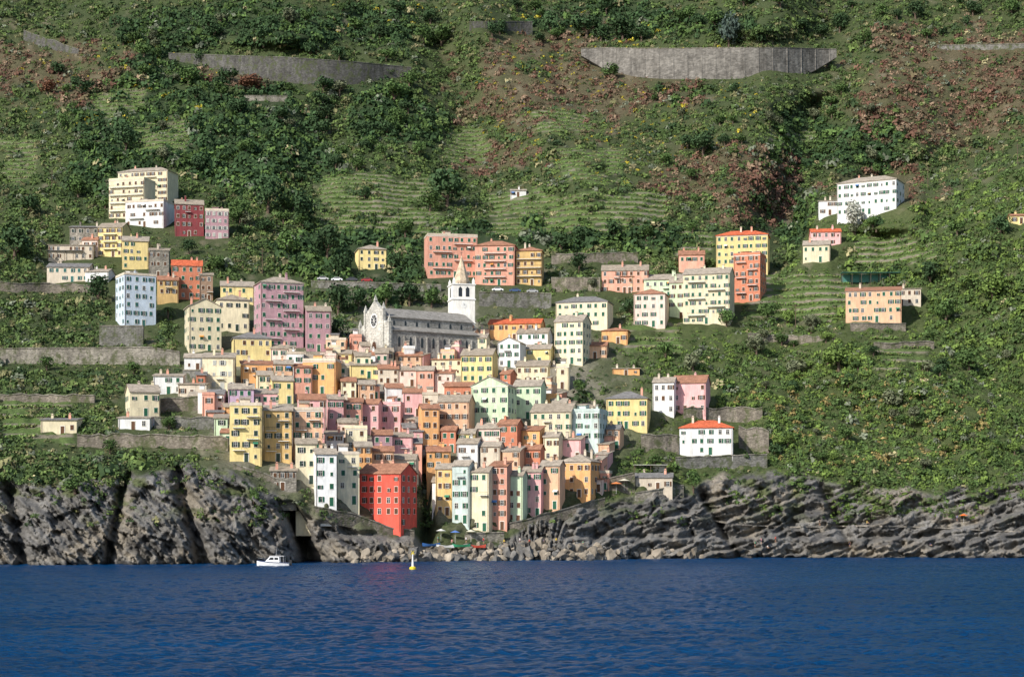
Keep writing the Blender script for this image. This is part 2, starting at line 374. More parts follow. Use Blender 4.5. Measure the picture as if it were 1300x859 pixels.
def window(parent, x, y, z, rz, s, shc, mode, rr):
    w = put('window', WIN, parent, (x, y, z), rz, (s, 1, s))
    if rr.random() < .035: put('awning', AW[rr.randrange(4)], w)
    if mode == 'closed': off = ((-.255, -.05), (.255, -.05))
    elif mode == 'open': off = ((-.86, -.065), (.86, -.065))
    elif mode == 'half': off = ((-.255, -.05), (.86, -.065))
    else: return w
    for ox, oy in off: put('shutter', SH[shc], w, (ox, oy, 0))
    return w

BOX = []
def house(x0, y0, x1, y1, c, roof, rc, sh, yaw, label, bal=0, name='house', cat='house', d=None, ns=None, door=True, dn=13):
    rr = random.Random(int(x0*7+y1*13+x1))
    Y = D((x0+x1)/2, y1); s = Y/F; S = (x1-x0)*s; a = math.radians(yaw)
    d = d or min(10.5, max(5.5, S*.85)); sn = abs(math.sin(a)); cs = math.cos(a)
    if S-d*sn < .5*S: d = .5*S/max(sn, .01)
    w = (S-d*sn)/cs
    X0, X1 = (x0-650)*s, (x1-650)*s
    cx = X1-w/2*cs if a > 0 else X0+w/2*cs
    zb = CH+(PH-y1)*s; Ht = (y1-y0)*s
    r = root(name, (cx, Y, zb), a, label, cat)
    if roof in ('hip', 'gable', 'fgable'): rise = min((w if roof == 'fgable' else d)/2*.48, .26*Ht)
    elif roof == 'shed': rise = min(d*.24, .18*Ht)
    else: rise = .7
    hw = Ht-rise; o = .38; hx = w/2; dn = -dn
    m = MB()
    if roof == 'gable':
        m.ext([(0, dn), (0, hw), (d/2, hw+rise-.12), (d, hw), (d, dn)], -hx, hx, 'x')
    elif roof == 'fgable':
        m.ext([(-hx, dn), (-hx, hw), (0, hw+rise-.12), (hx, hw), (hx, dn)], 0, d, 'y')
    elif roof == 'shed':
        m.ext([(0, dn), (0, hw), (d, hw+rise-.1), (d, dn)], -hx, hx, 'x')
    else: m.box(-hx, hx, 0, d, dn, hw)
    put('wall', m.me('wall', [wm(c)]), r)
    m = MB(); t = .2
    if roof == 'hip':
        rl = max(0, w-d)/2
        if w >= d: R1, R2 = (-rl, d/2), (rl, d/2)
        else: R1, R2 = (0, w/2), (0, d-w/2)
        m.box(-hx-o, hx+o, -o, d+o, hw+.002, hw+.16)
        b0 = [(-hx-o, -o, hw+.162), (hx+o, -o, hw+.162), (hx+o, d+o, hw+.162), (-hx-o, d+o, hw+.162)]
        tp = [(R1[0], R1[1], hw+rise), (R2[0], R2[1], hw+rise)]
        fs = [(0, 1, 5, 4), (2, 3, 4, 5), (3, 0, 4), (1, 2, 5)] if w >= d else [(0, 1, 4), (2, 3, 5), (3, 0, 4, 5), (1, 2, 5, 4)]
        m.poly(b0+tp, fs)
    elif roof == 'gable':
        sl = rise/(d/2)
        m.ext([(-o, hw-o*sl), (d/2, hw+rise), (d+o, hw-o*sl), (d+o, hw-o*sl+t), (d/2, hw+rise+t), (-o, hw-o*sl+t)], -hx-o*.7, hx+o*.7, 'x')
    elif roof == 'fgable':
        sl = rise/hx
        m.ext([(-hx-o, hw-o*sl), (0, hw+rise), (hx+o, hw-o*sl), (hx+o, hw-o*sl+t), (0, hw+rise+t), (-hx-o, hw-o*sl+t)], -o*.7, d+o*.7, 'y')
    elif roof == 'shed':
        sl = rise/d
        m.ext([(-o, hw-o*sl), (d+o, hw+rise+o*sl), (d+o, hw+rise+o*sl+t), (-o, hw-o*sl+t)], -hx-o, hx+o, 'x')
    else:
        m.box(-hx-.12, hx+.12, -.12, d+.12, hw+.002, hw+.14).box(-hx-.05, hx+.05, -.05, .2, hw+.142, hw+.8).box(-hx-.05, hx+.05, d-.2, d+.05, hw+.142, hw+.8)
        m.box(-hx-.05, -hx+.2, .202, d-.202, hw+.142, hw+.8).box(hx-.2, hx+.05, .202, d-.202, hw+.142, hw+.8)
    rf = put('roof', m.me('roof', [rm(rc) if roof != 'flat' else wm(c if rr.random() < .5 else 'beige')]), r)
    if roof == 'flat' and S > 4:
        q = rr.uniform(-.4, .1)*hx; hh = rr.uniform(1.6, 2.4); ww = min(hx*.8, 2.6)
        mm = MB(); mm.ext([(d*.45, hw+.15), (d*.45, hw+hh), (d*.9, hw+hh+.5), (d*.9, hw+.15)], q-ww/2, q+ww/2, 'x', 0); mm.ext([(d*.45-.3, hw+hh+.02), (d*.9+.2, hw+hh+.72), (d*.9+.2, hw+hh+.86), (d*.45-.3, hw+hh+.16)], q-ww/2-.2, q+ww/2+.2, 'x', 1)
        put('stair_hut', mm.me('stair_hut', [wm(rr.choice((c, 'white', 'beige'))), rm(rc)]), rf)
    for k in range(rr.choice((1, 2, 2)) if S > 6 else rr.choice((0, 1))):
        qx = rr.uniform(-hx*.7, hx*.7); qy = rr.uniform(.25, .75)*d
        top = hw+(rise+.9 if roof != 'flat' else 1.7)
        mm = MB(); mm.box(qx-.32, qx+.32, qy-.3, qy+.3, hw-.1, top, 0).box(qx-.45, qx+.45, qy-.43, qy+.43, top, top+.12, 1).box(qx-.2, qx+.2, qy-.18, qy+.18, top+.12, top+.35, 0)
        put('chimney', mm.me('chimney', [wm(rr.choice((c, 'beige', 'salmon'))), rm('faded')]), rf)
    if rr.random() < .45:
        qx = rr.uniform(-hx*.6, hx*.6); z = hw+rise; mm = MB(); mm.tube([(qx, d*.5, z-.5), (qx, d*.5, z+2.2)], [.035, .03], 4)
        for q in (1.3, 1.7, 2.1): mm.box(qx-.5, qx+.5, d*.5-.02, d*.5+.02, z+q, z+q+.04)
        put('antenna', mm.me('antenna', [iron]), rf)
    n_ = ns or max(1, int(round(hw/2.9))); fh = hw/n_
    def face(width, px, py, rz, cc):
        sp = width/cc; jit = [(rr.random()-.5)*.45 for _ in range(cc)]; reg = rr.random() < .5
        for f in range(n_):
            for k in range(cc):
                if rr.random() < (.04 if reg else .12): continue
                u = -width/2+(k+.5)*sp+(jit[k]+(0 if reg else (rr.random()-.5)*.5))*max(0, min(1, sp-1.5))
                mode = rr.choice(('closed', 'closed', 'closed', 'open', 'open', 'open', 'half', 'none')) if sp > 2.1 else rr.choice(('closed', 'closed', 'closed', 'none'))
                sc_ = min(.88, fh/3.1, sp/1.85)
                lx = px+u*math.cos(rz); ly = py+u*math.sin(rz)
                if f == 0 and door and k == cc//2 and rz == 0:
                    put('door', DR[sh], r, (lx, ly-.003, 0), 0, (1, 1, min(1, fh/2.6))); continue
                if f == 0 and rr.random() < .3: continue
                window(r, lx, ly, f*fh+fh*.31, rz, sc_*(1 if rr.random() > .14 else .68), sh, mode, rr)
    face(w, 0, 0, 0, max(1, int(round((w-.3)/2.35))))
    if d*sn/s > 11:
        sd = -1 if a > 0 else 1
        face(d, sd*hx, d/2, sd*math.pi/2, max(1, int(round((d-1)/3.2))))
    if hw > 6 and rr.random() < .6:
        mm = MB(); zc = hw-.34; mm.box(-hx-.1, hx+.1, -.1, -.004, zc, zc+.22)
        put('cornice', mm.me('cornice', [trimm]), r)
    if not bal and hw > 6 and w > 4.5 and rr.random() < .4:
        f = rr.randrange(1, max(2, n_)); q = rr.uniform(-.5, .2)*hx; z = f*fh
        mm = MB(); mm.box(q-.2, q+2.0, -.95, -.003, z-.02, z+.10); bo = put('balcony', mm.me('balcony', [whitep]), r)
        mm = MB(); mm.box(q-.2, q+2.0, -.93, -.89, z+.92, z+.98)
        for j in range(8): mm.box(q-.18+j*.3, q-.145+j*.3, -.92, -.895, z+.1, z+.92)
        put('railing', mm.me('railing', [iron]), bo)
    sd = rr.choice((-1, 1)); mm = MB(); mm.tube([(sd*(hx-.25), -.09, -1), (sd*(hx-.25), -.09, hw-.4)], [.055, .055], 5)
    put('drainpipe', mm.me('drainpipe', [mat_plain('pipe_copper', (.16, .10, .07), .6)]), r)
    if bal:
        for f in range(1, n_):
            if bal == 1: bx = (-hx*.55, hx*.55)
            elif bal == 2: bx = (-hx*.95, hx*.95)
            else: bx = (-hx*.8, -hx*.05) if f % 2 else (hx*.05, hx*.8)
            mm = MB(); mm.box(bx[0], bx[1], -1.05, -.003, f*fh-.02, f*fh+.10)
            bo = put('balcony', mm.me('balcony', [whitep]), r)
            mm = MB(); z = f*fh+.10
            mm.box(bx[0], bx[1], -1.03, -.99, z+.85, z+.91)
            k = bx[0]+.04
            while k < bx[1]: mm.box(k, k+.035, -1.02, -.995, z, z+.85); k += .42
            mm.box(bx[0], bx[0]+.05, -.98, -.02, z+.85, z+.91).box(bx[1]-.05, bx[1], -.98, -.02, z+.85, z+.91)
            put('railing', mm.me('railing', [iron]), bo)
    BOX.append((x0, y0, x1, y1, c, label))
    return r

HS = '''148 210 222 258 cream hip tan b -14|wide cream villa under a flat hipped roof, highest house on the left slope|bal=1
137 226 192 278 cream flat tan b -14|pale cream balcony wing stepped down left of the hilltop villa|bal=2
158 254 217 288 white flat tan b -14|low white terrace wing in front of the cream hilltop villa|bal=3
216 251 258 300 maroon gable faded b 12|dark maroon house just right of the cream hilltop villa|
256 265 290 303 mauve flat faded w 10|dusky pink house at the right end of the upper left row|
86 282 125 318 stone shed slate d 5|grey stone house left of the yellow balcony house on the left slope|
124 281 160 326 yellow gable faded b -8|yellow house with balconies below the cream hilltop villa|bal=1
150 298 188 342 yellow gable tan g 10|mustard yellow house stepped down right of the yellow balcony house|
186 312 214 352 stone shed faded b 8|old brown stone house left of the red tiled row|
212 328 256 380 brick gable redt g 10|brick red house under a bright red tiled roof on the left slope|
250 344 270 382 brown shed faded b 10|narrow brown house wall at the right end of the red tiled row|
60 307 118 330 beige shed tan b 3|low wide beige house with tan roof near the left edge|
58 332 113 358 beige gable slate t 3|low grey house with dark roof below the low wide beige house|
108 340 140 358 white gable tan t -5|small white house left of the bright pale blue tower house|
141 347 196 414 ice flat tan t 28|bright pale blue tower house standing alone on a stone base|
195 349 226 385 ochre gable terra b 12|small ochre house with gable just right of the pale blue tower house|
228 379 280 446 cream fgable tan g 18|cream five storey house with pointed gable left of centre slope|
266 371 316 420 cream hip faded d 15|cream house with brown hipped roof behind the pointed gable house|
274 355 322 386 yellow gable tan g 10|pale yellow house peeking over the brown hipped roof|
318 349 384 442 mauve hip tan g 20|tall mauve pink apartment house with hipped roof left of the church|bal=3
383 387 420 446 mauve gable faded g 12|narrower dusky mauve house right beside the tall mauve apartment house|
288 419 344 466 yellow hip slate b 12|yellow house with dark overhanging roof below the mauve apartments|
254 445 297 495 cream shed tan w 5|plain cream house with blank front at the left of the village|
296 436 322 462 maroon shed faded b 8|dark red house end behind the yellow house with dark roof|
300 455 346 492 orange shed terra b 10|orange house with sloping roof right of the plain cream house|
345 456 372 500 peach gable tan g 8|peach house with tan gable below the dark roofed yellow house|
370 460 396 500 salmon shed terra g 8|salmon house squeezed between the peach and the orange yellow house|
384 455 430 500 orange flat faded g -6|orange yellow house with flat roof left of the church square|
340 476 372 512 yellow gable tan g 12|straw yellow house with small gable above the lilac house|
192 472 232 500 white shed tan g 5|small white house with shed roof on the left terraces|
152 487 202 528 cream gable tan g 20|small two storey cream house on the left terrace walls|
150 527 190 545 white shed tan b 0|low white garden house below the small cream terrace house|
50 529 97 551 cream shed slate b 3|small cream hut with dark roof furthest left|
226 484 262 504 beige shed faded b 0|low beige shed house above the terrace walls|
286 486 322 530 lilac gable tan g 8|lilac house above the balcony apartment block|
318 492 352 530 pink shed tan g 8|pink house right of the lilac house|
288 511 332 586 yellow flat tan d 6|yellow half of the balcony apartment block over the left cliff|bal=3
331 513 370 586 ochre shed tan d 6|ochre half of the balcony apartment block over the left cliff|bal=3
368 517 409 585 peach flat faded g 6|peach beige apartment block to the right of the balcony block|bal=3
374 499 413 560 pink gable terra b 10|rose pink house rising behind the peach beige block|
322 470 346 500 cream gable tan g 12|pale cream house above the lilac house|
412 500 436 550 pink gable faded g 10|candy pink house with faded gable in the middle left of the village|
434 504 460 550 salmon shed terra g 4|salmon house squeezed right of the candy pink house|
456 506 484 552 pink gable terra b -8|bright pink house with terracotta roof left of the ravine|
482 510 512 552 pink flat terra b -8|dusty pink house with flat roof left of the ravine|
425 530 452 566 blush gable faded b 10|blush house under the candy pink house|
395 569 427 642 white gable tan g 12|tall white house with green shutters above the harbour rocks|dn=5
423 573 456 640 cream flat tan g 8|tall cream white house between the white house and red corner house|dn=5
372 556 402 614 cream gable faded d 8|slim cream house squeezed left of the tall white house|
341 592 376 622 stone shed faded b 5|little stone house on the cliff edge|dn=5
446 560 472 602 orange gable tan b 10|orange house with tan gable behind the bright red house|
470 566 500 604 peach gable terra b 6|peach house directly behind the bright red house|
455 588 527 670 red gable terra b -20|bright red corner house above the harbour ramp|ns=5,dn=5
496 576 530 612 beige gable faded d -5|beige house tucked behind the bright red house|
410 546 436 574 white shed faded b 6|low white house with terrace roof above the tall white house|
436 540 466 572 cream flat faded b 6|low cream house with flat roof above the tall white house|
470 545 498 580 mauve gable terra g 6|dusky rose house with terracotta roof over the red house|
496 548 524 584 pink shed faded g 6|pink house with faded sloping roof over the red house|
430 478 452 504 cream gable terra b 8|small cream house with terracotta gable in the middle left rows|
452 482 476 508 peach gable tan b 8|small peach house with tan gable in the middle left rows|
440 458 482 480 yellow gable faded g 8|little yellow house directly below the church front|
478 462 506 488 beige gable terra b 5|beige house under the church wall|
504 464 530 490 blush gable faded b 2|blush house under the church wall next to the beige one|
486 486 512 514 white gable terra d 10|small white house with terracotta gable in the village centre|
528 464 553 500 salmon gable tan b -6|salmon house with tan gable below the church apse|
552 468 578 500 blush shed terra b -6|blush house with sloping roof below the church apse|
510 492 536 528 pink gable terra b 5|soft pink house with terracotta roof in the very centre|
534 498 556 530 beige flat tan b 5|beige house with flat roof in the very centre|
585 441 632 486 yellow gable faded g -10|yellow house with shuttered windows right below the bell tower|
586 422 622 448 cream gable tan g -8|cream house with pale gable just below the bell tower|
620 403 692 432 orange gable redt b -8|long house with vivid red roof right of the bell tower|
632 428 668 466 white fgable tan g -15|white gabled house right of the yellow house below the tower|
656 415 702 444 white gable faded g -10|white house with faded roof below the vivid red roof|
598 478 656 552 green fgable tan g -14|tall pale green house with pointed gable|
652 481 694 532 green gable tan g -12|lower pale green house to the right of the pointed green one|
556 500 602 562 peach gable faded b -10|tall peach house left of the pointed green house|
530 512 558 590 orange gable terra b 12|narrow orange house on the edge of the ravine|
564 484 602 508 brick gable terra b -4|brick red house behind the tall peach house|
655 456 702 488 cream gable faded b -10|cream house with faded gable above the lower green house|
706 374 780 416 cream hip slate g -14|wide pale cream house with dark roof high on the right of the village|
704 398 752 462 cream gable tan g -18|tall cream house in front of the wide pale cream house|
740 433 774 455 peach gable terra b -8|small peach house right of the tall cream house|
764 414 802 436 orange hip terra b -10|small orange house with hipped roof on the green slope|
805 364 852 415 blush hip terra g -12|blush house with terracotta hip roof and dark shutters|
818 346 884 378 green gable tan g -8|long pale green house behind the blush house|
764 334 826 372 salmon gable faded b -5|low salmon house left of the long pale green house|
862 316 897 346 salmon gable terra g -5|small salmon pink house highest of the middle right cluster|
910 290 981 346 yellow hip redt g -12|lemon yellow house with bright red hip roof|
932 321 977 382 brick flat terra b -20|burnt orange house below the lemon yellow house|bal=3
868 338 936 411 cream gable tan g -16|tall cream yellow house with tan gable left of the burnt orange house|bal=3
850 352 882 404 green gable tan b -10|slim light green house left of the tall cream yellow house|
1066 221 1152 272 white hip tan g -27|large white villa with hipped roof alone on the right ridge|d=12
1040 251 1070 273 white shed tan b -8|low white outbuilding left of the large ridge villa|
1030 288 1071 312 pink gable redt b -6|pink house with red roof below the ridge villa|
1020 303 1060 333 cream gable tan g -12|small cream house beneath the pink house on the ridge|
1075 360 1151 409 peach shed terra g -12|terracotta orange house among the right slope bushes|
1122 362 1172 388 beige shed tan b -5|beige lean-to house behind the terracotta orange house|
1284 270 1312 284 yellow gable terra b -5|small yellow hut cut by the right edge|
537 297 606 352 salmon flat faded g 10|salmon apartment block, leftmost of the three above the church|bal=3
603 303 657 362 salmon hip terra g -6|salmon apartment block, middle one of the three above the church|bal=1
655 311 691 362 ochre hip terra b -6|ochre apartment block, rightmost of the three above the church|bal=2
448 308 490 342 yellow hip tan d 12|yellow house alone in the trees above the church|
648 239 668 250 white gable tan b 0|tiny white hut on the vine terraces|
854 475 906 524 pink gable terra b -14|long pink house at the right end of the village|
829 478 862 526 white gable tan b -14|white end house attached to the left of the long pink house|
770 495 829 544 yellow hip slate g -10|bright yellow house with dark hip roof on the right edge of the village|
720 519 773 572 teal flat tan g -16|pale grey green house with roof terrace below the bright yellow house|
674 511 736 562 cream gable faded g -14|cream house with faded roof right of the green houses|
863 532 936 577 white hip redt g -8|white house with bright red hip roof above the right cliff|dn=4
632 532 664 578 brick gable terra g -16|rust red house below the pale green houses|
662 540 692 578 orange shed terra g -16|orange house right of the rust red house|
553 588 579 654 ochre gable tan b -12|ochre tower house at the left end of the harbour row|dn=6
574 584 603 664 teal gable tan g -16|grey green house, second of the harbour row|dn=6
597 592 628 674 cream gable faded g -16|tall cream house, third of the harbour row|dn=5
622 585 650 672 salmon shed terra b -14|tall salmon house, fourth of the harbour row|dn=5
644 597 670 664 green gable faded b -14|narrow green house in the harbour row|dn=5
663 592 693 655 pink gable faded g -14|pink house right of the narrow green one in the harbour row|dn=5
686 584 718 646 peach gable tan g -16|peach house near the right end of the harbour row|dn=5
711 575 765 631 orange hip tan b -20|large orange house at the right end of the harbour row|dn=5
580 556 612 596 white gable faded b -12|white house with faded roof above the harbour row|
610 560 640 600 beige gable tan b -12|beige house above the salmon harbour house|
638 566 666 606 peach shed tan b -14|peach house with sloping roof above the harbour row|
664 564 692 600 brick gable terra b -14|rust coloured house above the pink harbour house|
540 566 572 596 orange gable terra d 4|small orange house at the head of the ravine|
690 548 716 586 cream gable tan b -16|cream house above the peach harbour house|
714 552 744 584 pink shed faded b -16|pink house just above the large orange harbour house|
604 536 640 572 blush gable tan g -10|blush house just above the white harbour house|
560 540 582 574 brick gable terra g -8|red brown house in the dense rows over the harbour|
582 544 606 574 yellow gable tan g -8|yellow house in the dense rows over the harbour|
500 445 536 470 peach gable terra b 4|peach cottage tucked against the church wall|
548 452 590 476 cream shed terra b -4|low cream cottage between church and yellow house|
668 436 704 462 yellow gable tan g -10|golden house below the white faded roof house|
690 462 716 486 white shed tan b -8|tiny white house on the right edge of the upper village|
778 466 814 476 orange shed tan b -4|low orange garden building on the right slope|
806 600 858 622 beige gable slate b -6|low beige terrace bar on the right cliff edge|dn=3
232 448 256 470 white gable tan b 5|small white cottage left of the plain cream house|
104 300 126 326 blush gable terra b -5|small blush house left of the yellow balcony house|
786 346 806 372 peach gable terra b -6|small peach house in front of the low salmon house|'''
for ln in HS.split('\n'):
    a, lb, op = ln.split('|'); p = a.split()
    kw = {k.split('=')[0]: int(k.split('=')[1]) for k in op.split(',') if k}
    x0, y0, x1, y1 = map(float, p[:4])
    house(x0, y0, x1, y1, p[4], p[5], p[6], p[7], float(p[8]), lb, name='apartment_building' if 'apartment' in lb else 'house', **kw)

# smaller houses filling the gaps of the dense centre
def inpoly(x, y, P):
    c = False; n = len(P)
    for i in range(n):
        x1_, y1_ = P[i]; x2_, y2_ = P[(i+1) % n]
        if (y1_ > y) != (y2_ > y) and x < (x2_-x1_)*(y-y1_)/(y2_-y1_)+x1_: c = not c
    return c
CORE = [(240, 500), (300, 452), (430, 450), (560, 468), (600, 425), (710, 425), (724, 480), (712, 520), (790, 556), (768, 636), (640, 672), (600, 672), (556, 650), (552, 600), (528, 600), (526, 640), (450, 636), (400, 612), (292, 580)]
hand = list(BOX)
cov = np.zeros((430, 650), bool)
for q in hand: cov[int(q[1]//2):int(q[3]//2), int(q[0]//2):int(q[2]//2)] = True
names = dict(cream='cream', yellow='yellow', peach='peach', orange='orange', salmon='salmon', pink='pink', white='white', green='pale green', blush='blush', beige='beige', brick='rust red', ochre='ochre')
nf = 0; used = set()
for row in range(28):
    yb = 654-row*8
    for kx in range(40):
        xb = 256+kx*13.5+RN.uniform(-6, 6); yy = yb+RN.uniform(-4, 4)
        wq = RN.uniform(15, 26); hq = RN.uniform(18, 33)
        if not inpoly(xb, yy, CORE): continue
        bx = (xb-wq/2, yy-hq, xb+wq/2, yy)
        sub = cov[int(bx[1]//2):int(bx[3]//2), int(bx[0]//2):int(bx[2]//2)]
        if sub.mean() > .80: continue
        bad = 0
        for q in BOX:
            ox = max(0, min(q[2], bx[2])-max(q[0], bx[0])); oy = max(0, min(q[3], bx[3])-max(q[1], bx[1]))
            if q[3] < bx[3]-1: bad += ox*oy/(wq*hq)
        if bad > .44: continue
        c = RN.choice(['cream', 'yellow', 'peach', 'orange', 'salmon', 'pink', 'white', 'blush', 'pink', 'brick', 'salmon', 'peach', 'green', 'ochre', 'blush', 'cream'])
        rc = RN.choice(['terra', 'faded', 'tan', 'faded', 'slate']); rf = RN.choice(['gable', 'gable', 'flat', 'shed'])
        order = sorted(hand, key=lambda q: ((q[0]+q[2])/2-xb)**2+((q[1]+q[3])/2-(yy-hq/2))**2)
        for near in order:
            dx = xb-(near[0]+near[2])/2; dy = (yy-hq/2)-(near[1]+near[3])/2
            rel = ('right of' if dx > 0 else 'left of') if abs(dx) > abs(dy) else ('below' if dy > 0 else 'above')
            ref = ' '.join(near[5].replace(',', '').split()[:7])
            lab = 'small %s house with %s roof, %s the %s' % (names[c], dict(terra='terracotta', faded='faded', tan='tan', slate='dark')[rc] if rf != 'flat' else 'flat', rel, ref)
            lab = ' '.join(lab.split()[:16])
            if lab not in used: break
        used.add(lab)
        house(*bx, c, rf, rc, RN.choice('ggbd'), (8 if xb < 530 else -14)+RN.uniform(-9, 9), lab)
        cov[int(bx[1]//2):int(bx[3]//2), int(bx[0]//2):int(bx[2]//2)] = True; nf += 1
print('houses', len(hand), 'filler', nf)

# ------------------------------------------------------------------ church
stone_c = mat_stone('church_stone', (.36, .345, .31), 1.6, .88); pale_c = mat_stone('church_facade_stone', (.54, .52, .46), 1.5, .9)
Yc = 562.0; s = Yc/F; a = math.radians(34)
w = 108*s/math.cos(a); dch = 40*s/math.sin(a)
X1 = (606-650)*s; cx = X1-w/2*math.cos(a); zb = CH+(PH-452)*s
ch = root('church', (cx, Yc, zb), a, 'grey stone gothic church with rose window and grey roof above the village', 'church')
hx = w/2; hn = 10.0; hr = 15.0
m = MB(); m.ext([(0, -12), (0, 7.4), (3.2, 8.8), (3.2, hn+1.8), (dch/2, hr), (dch-3.2, hn+1.8), (dch-3.2, 8.8), (dch, 7.4), (dch, -12)], -hx, hx, 'x')
put('wall', m.me('wall', [stone_c]), ch)
m = MB()
m.ext([(2.8, hn+1.7), (dch/2, hr+.05), (dch-2.8, hn+1.7), (dch-2.8, hn+1.95), (dch/2, hr+.3), (2.8, hn+1.95)], -hx+.5, hx+.3, 'x')
m.ext([(-.4, 7.3), (3.18, 8.9), (3.18, 9.15), (-.4, 7.6)], -hx+.5, hx+.3, 'x')
put('roof', m.me('roof', [mat_tile('tile_churchgrey', (.30, .28, .25))]), ch)
m = MB()  # facade gable in pale stone standing proud of the nave
m.ext([(-.5, -10), (-.5, 9.0), (3.2, 10.8), (3.2, 13.2), (dch/2, 17.4), (dch-3.2, 13.2), (dch-3.2, 10.8), (dch+.5, 9.0), (dch+.5, -10)], -hx-.7, -hx+.45, 'x')
for yy in (-.3, 3.2, dch-3.2, dch+.3):
    zt = 9.8 if yy < 1 or yy > dch-1 else 14.2
    m.box(-hx-1.0, -hx-.1, yy-.45, yy+.45, -10, zt)
    m.poly([(-hx-1.1, yy-.55, zt), (-hx, yy-.55, zt), (-hx, yy+.55, zt), (-hx-1.1, yy+.55, zt), (-hx-.55, yy, zt+2.4)], [(0, 1, 4), (1, 2, 4), (2, 3, 4), (3, 0, 4)])
m.poly([(-hx-.7, dch/2-.5, 17.4), (-hx+.3, dch/2-.5, 17.4), (-hx+.3, dch/2+.5, 17.4), (-hx-.7, dch/2+.5, 17.4), (-hx-.2, dch/2, 19.4)], [(0, 1, 4), (1, 2, 4), (2, 3, 4), (3, 0, 4)])
fc = put('facade', m.me('facade', [pale_c]), ch)
m = MB(); m.poly([(-hx-.74, dch/2+math.cos(2*math.pi*k/20)*1.9, 11+math.sin(2*math.pi*k/20)*1.9) for k in range(20)], [tuple(range(20))], 0)
for k in range(20):
    a0, a1 = 2*math.pi*k/20, 2*math.pi*(k+1)/20
    m.poly([(-hx-.82, dch/2+math.cos(t)*r, 11+math.sin(t)*r) for t, r in ((a0, 1.85), (a1, 1.85), (a1, 2.3), (a0, 2.3))], [(0, 1, 2, 3)], 1)
for k in range(8):
    t = math.pi*k/4; m.tube([(-hx-.8, dch/2, 11), (-hx-.8, dch/2+math.cos(t)*1.85, 11+math.sin(t)*1.85)], [.07, .07], 4, 1)
put('rose_window', m.me('rose_window', [glass, whitep]), fc)
for yy, hh, ww in ((dch/2, 4.4, 1.3), (1.6, 3.0, .8), (dch-1.6, 3.0, .8)):
    m = MB(); m.ext([(yy-ww, 0), (yy-ww, hh-ww), (yy-ww*.6, hh-.3), (yy, hh), (yy+ww*.6, hh-.3), (yy+ww, hh-ww), (yy+ww, 0)], -hx-.80, -hx-.705, 'x')
    put('door', m.me('door', [mat_plain('door_wood', (.10, .05, .03))]), fc)
for k in range(7):
    u = -hx+3.2+k*(w-5)/6.6
    m = MB(); m.ext([(u-.4, 2.4), (u-.4, 5.0), (u, 5.7), (u+.4, 5.0), (u+.4, 2.4)], -.06, -.004, 'y'); put('window', m.me('window', [glass]), ch)
    m = MB(); m.ext([(u-.35, 9.4), (u-.35, 10.5), (u, 11.0), (u+.35, 10.5), (u+.35, 9.4)], 3.14, 3.196, 'y'); put('window', m.me('window', [glass]), ch)
    m = MB(); m.box(u+1.6, u+2.0, -.4, -.004, -10, 5.8); put('buttress', m.me('buttress', [stone_c]), ch)
# bell tower
Yt = 578.0; s = Yt/F; zb = CH+(PH-416)*s
bt = root('bell_tower', ((589-650)*s, Yt, zb), math.radians(14), 'white square bell tower with pointed cream spire beside the church', 'bell tower')
hw = 3.7; ht = (416-360)*s
m = MB(); m.box(-hw, hw, 0, 2*hw, -14, ht); put('wall', m.me('wall', [mat_stucco('tower_white', (.84, .81, .74))]), bt)
m = MB()
for z in (ht-.35, ht-5.2, 1.5): m.box(-hw-.25, hw+.25, -.25, 2*hw+.25, z, z+.35)
put('cornice', m.me('cornice', [whitep]), bt)
for sx_ in (-1, 1):
    for sy_ in (0, 1):
        m = MB(); q = sx_*(hw-.45); y_ = .45 if sy_ == 0 else 2*hw-.45
        m.box(q-.4, q+.4, y_-.4, y_+.4, ht+.002, ht+1.1); m.poly([(q-.4, y_-.4, ht+1.1), (q+.4, y_-.4, ht+1.1), (q+.4, y_+.4, ht+1.1), (q-.4, y_+.4, ht+1.1), (q, y_, ht+2.2)], [(0, 1, 4), (1, 2, 4), (2, 3, 4), (3, 0, 4)])
        put('pinnacle', m.me('pinnacle', [whitep]), bt)
m = MB(); hs = (360-322)*s; r8 = [(math.cos(math.pi/8+k*math.pi/4)*2.7, hw+math.sin(math.pi/8+k*math.pi/4)*2.7, ht+.003) for k in range(8)]
m.poly(r8+[(x, y, ht+1.2) for x, y, z in r8]+[(0, hw, ht+hs)], [(k, (k+1) % 8, (k+1) % 8+8, k+8) for k in range(8)]+[(k+8, (k+1) % 8+8, 16) for k in range(8)])
sp = put('spire', m.me('spire', [mat_tile('spire_cream', (.60, .48, .34))]), bt)
m = MB(); m.tube([(0, hw, ht+hs-.1), (0, hw, ht+hs+1.4)], [.06, .04], 5).box(-.35, .35, hw-.03, hw+.03, ht+hs+.8, ht+hs+.92); put('cross', m.me('cross', [iron]), sp)
for u in (-1.2, 1.2):
    m = MB(); m.ext([(u-.6, ht-4.2), (u-.6, ht-1.6), (u, ht-.9), (u+.6, ht-1.6), (u+.6, ht-4.2)], -.05, -.004, 'y'); put('belfry_opening', m.me('belfry_opening', [glass]), bt)
m = MB(); m.ext([(hw-.6, ht-4.2), (hw-.6, ht-1.6), (hw, ht-.9), (hw+.6, ht-1.6), (hw+.6, ht-4.2)], -hw-.05, -hw-.004, 'x'); put('belfry_opening', m.me('belfry_opening', [glass]), bt)
m = MB(); m.ext([(math.cos(t*math.pi/8)*1.0, ht-7+math.sin(t*math.pi/8)*1.0) for t in range(16)], -.07, -.004, 'y')
ck = put('clock_face', m.me('clock_face', [whitep]), bt)
m = MB(); m.box(-.05, .05, -.1, -.075, ht-7, ht-6.3).box(-.05, .5, -.13, -.105, ht-7.05, ht-6.95); put('hand', m.me('hand', [iron]), ck)
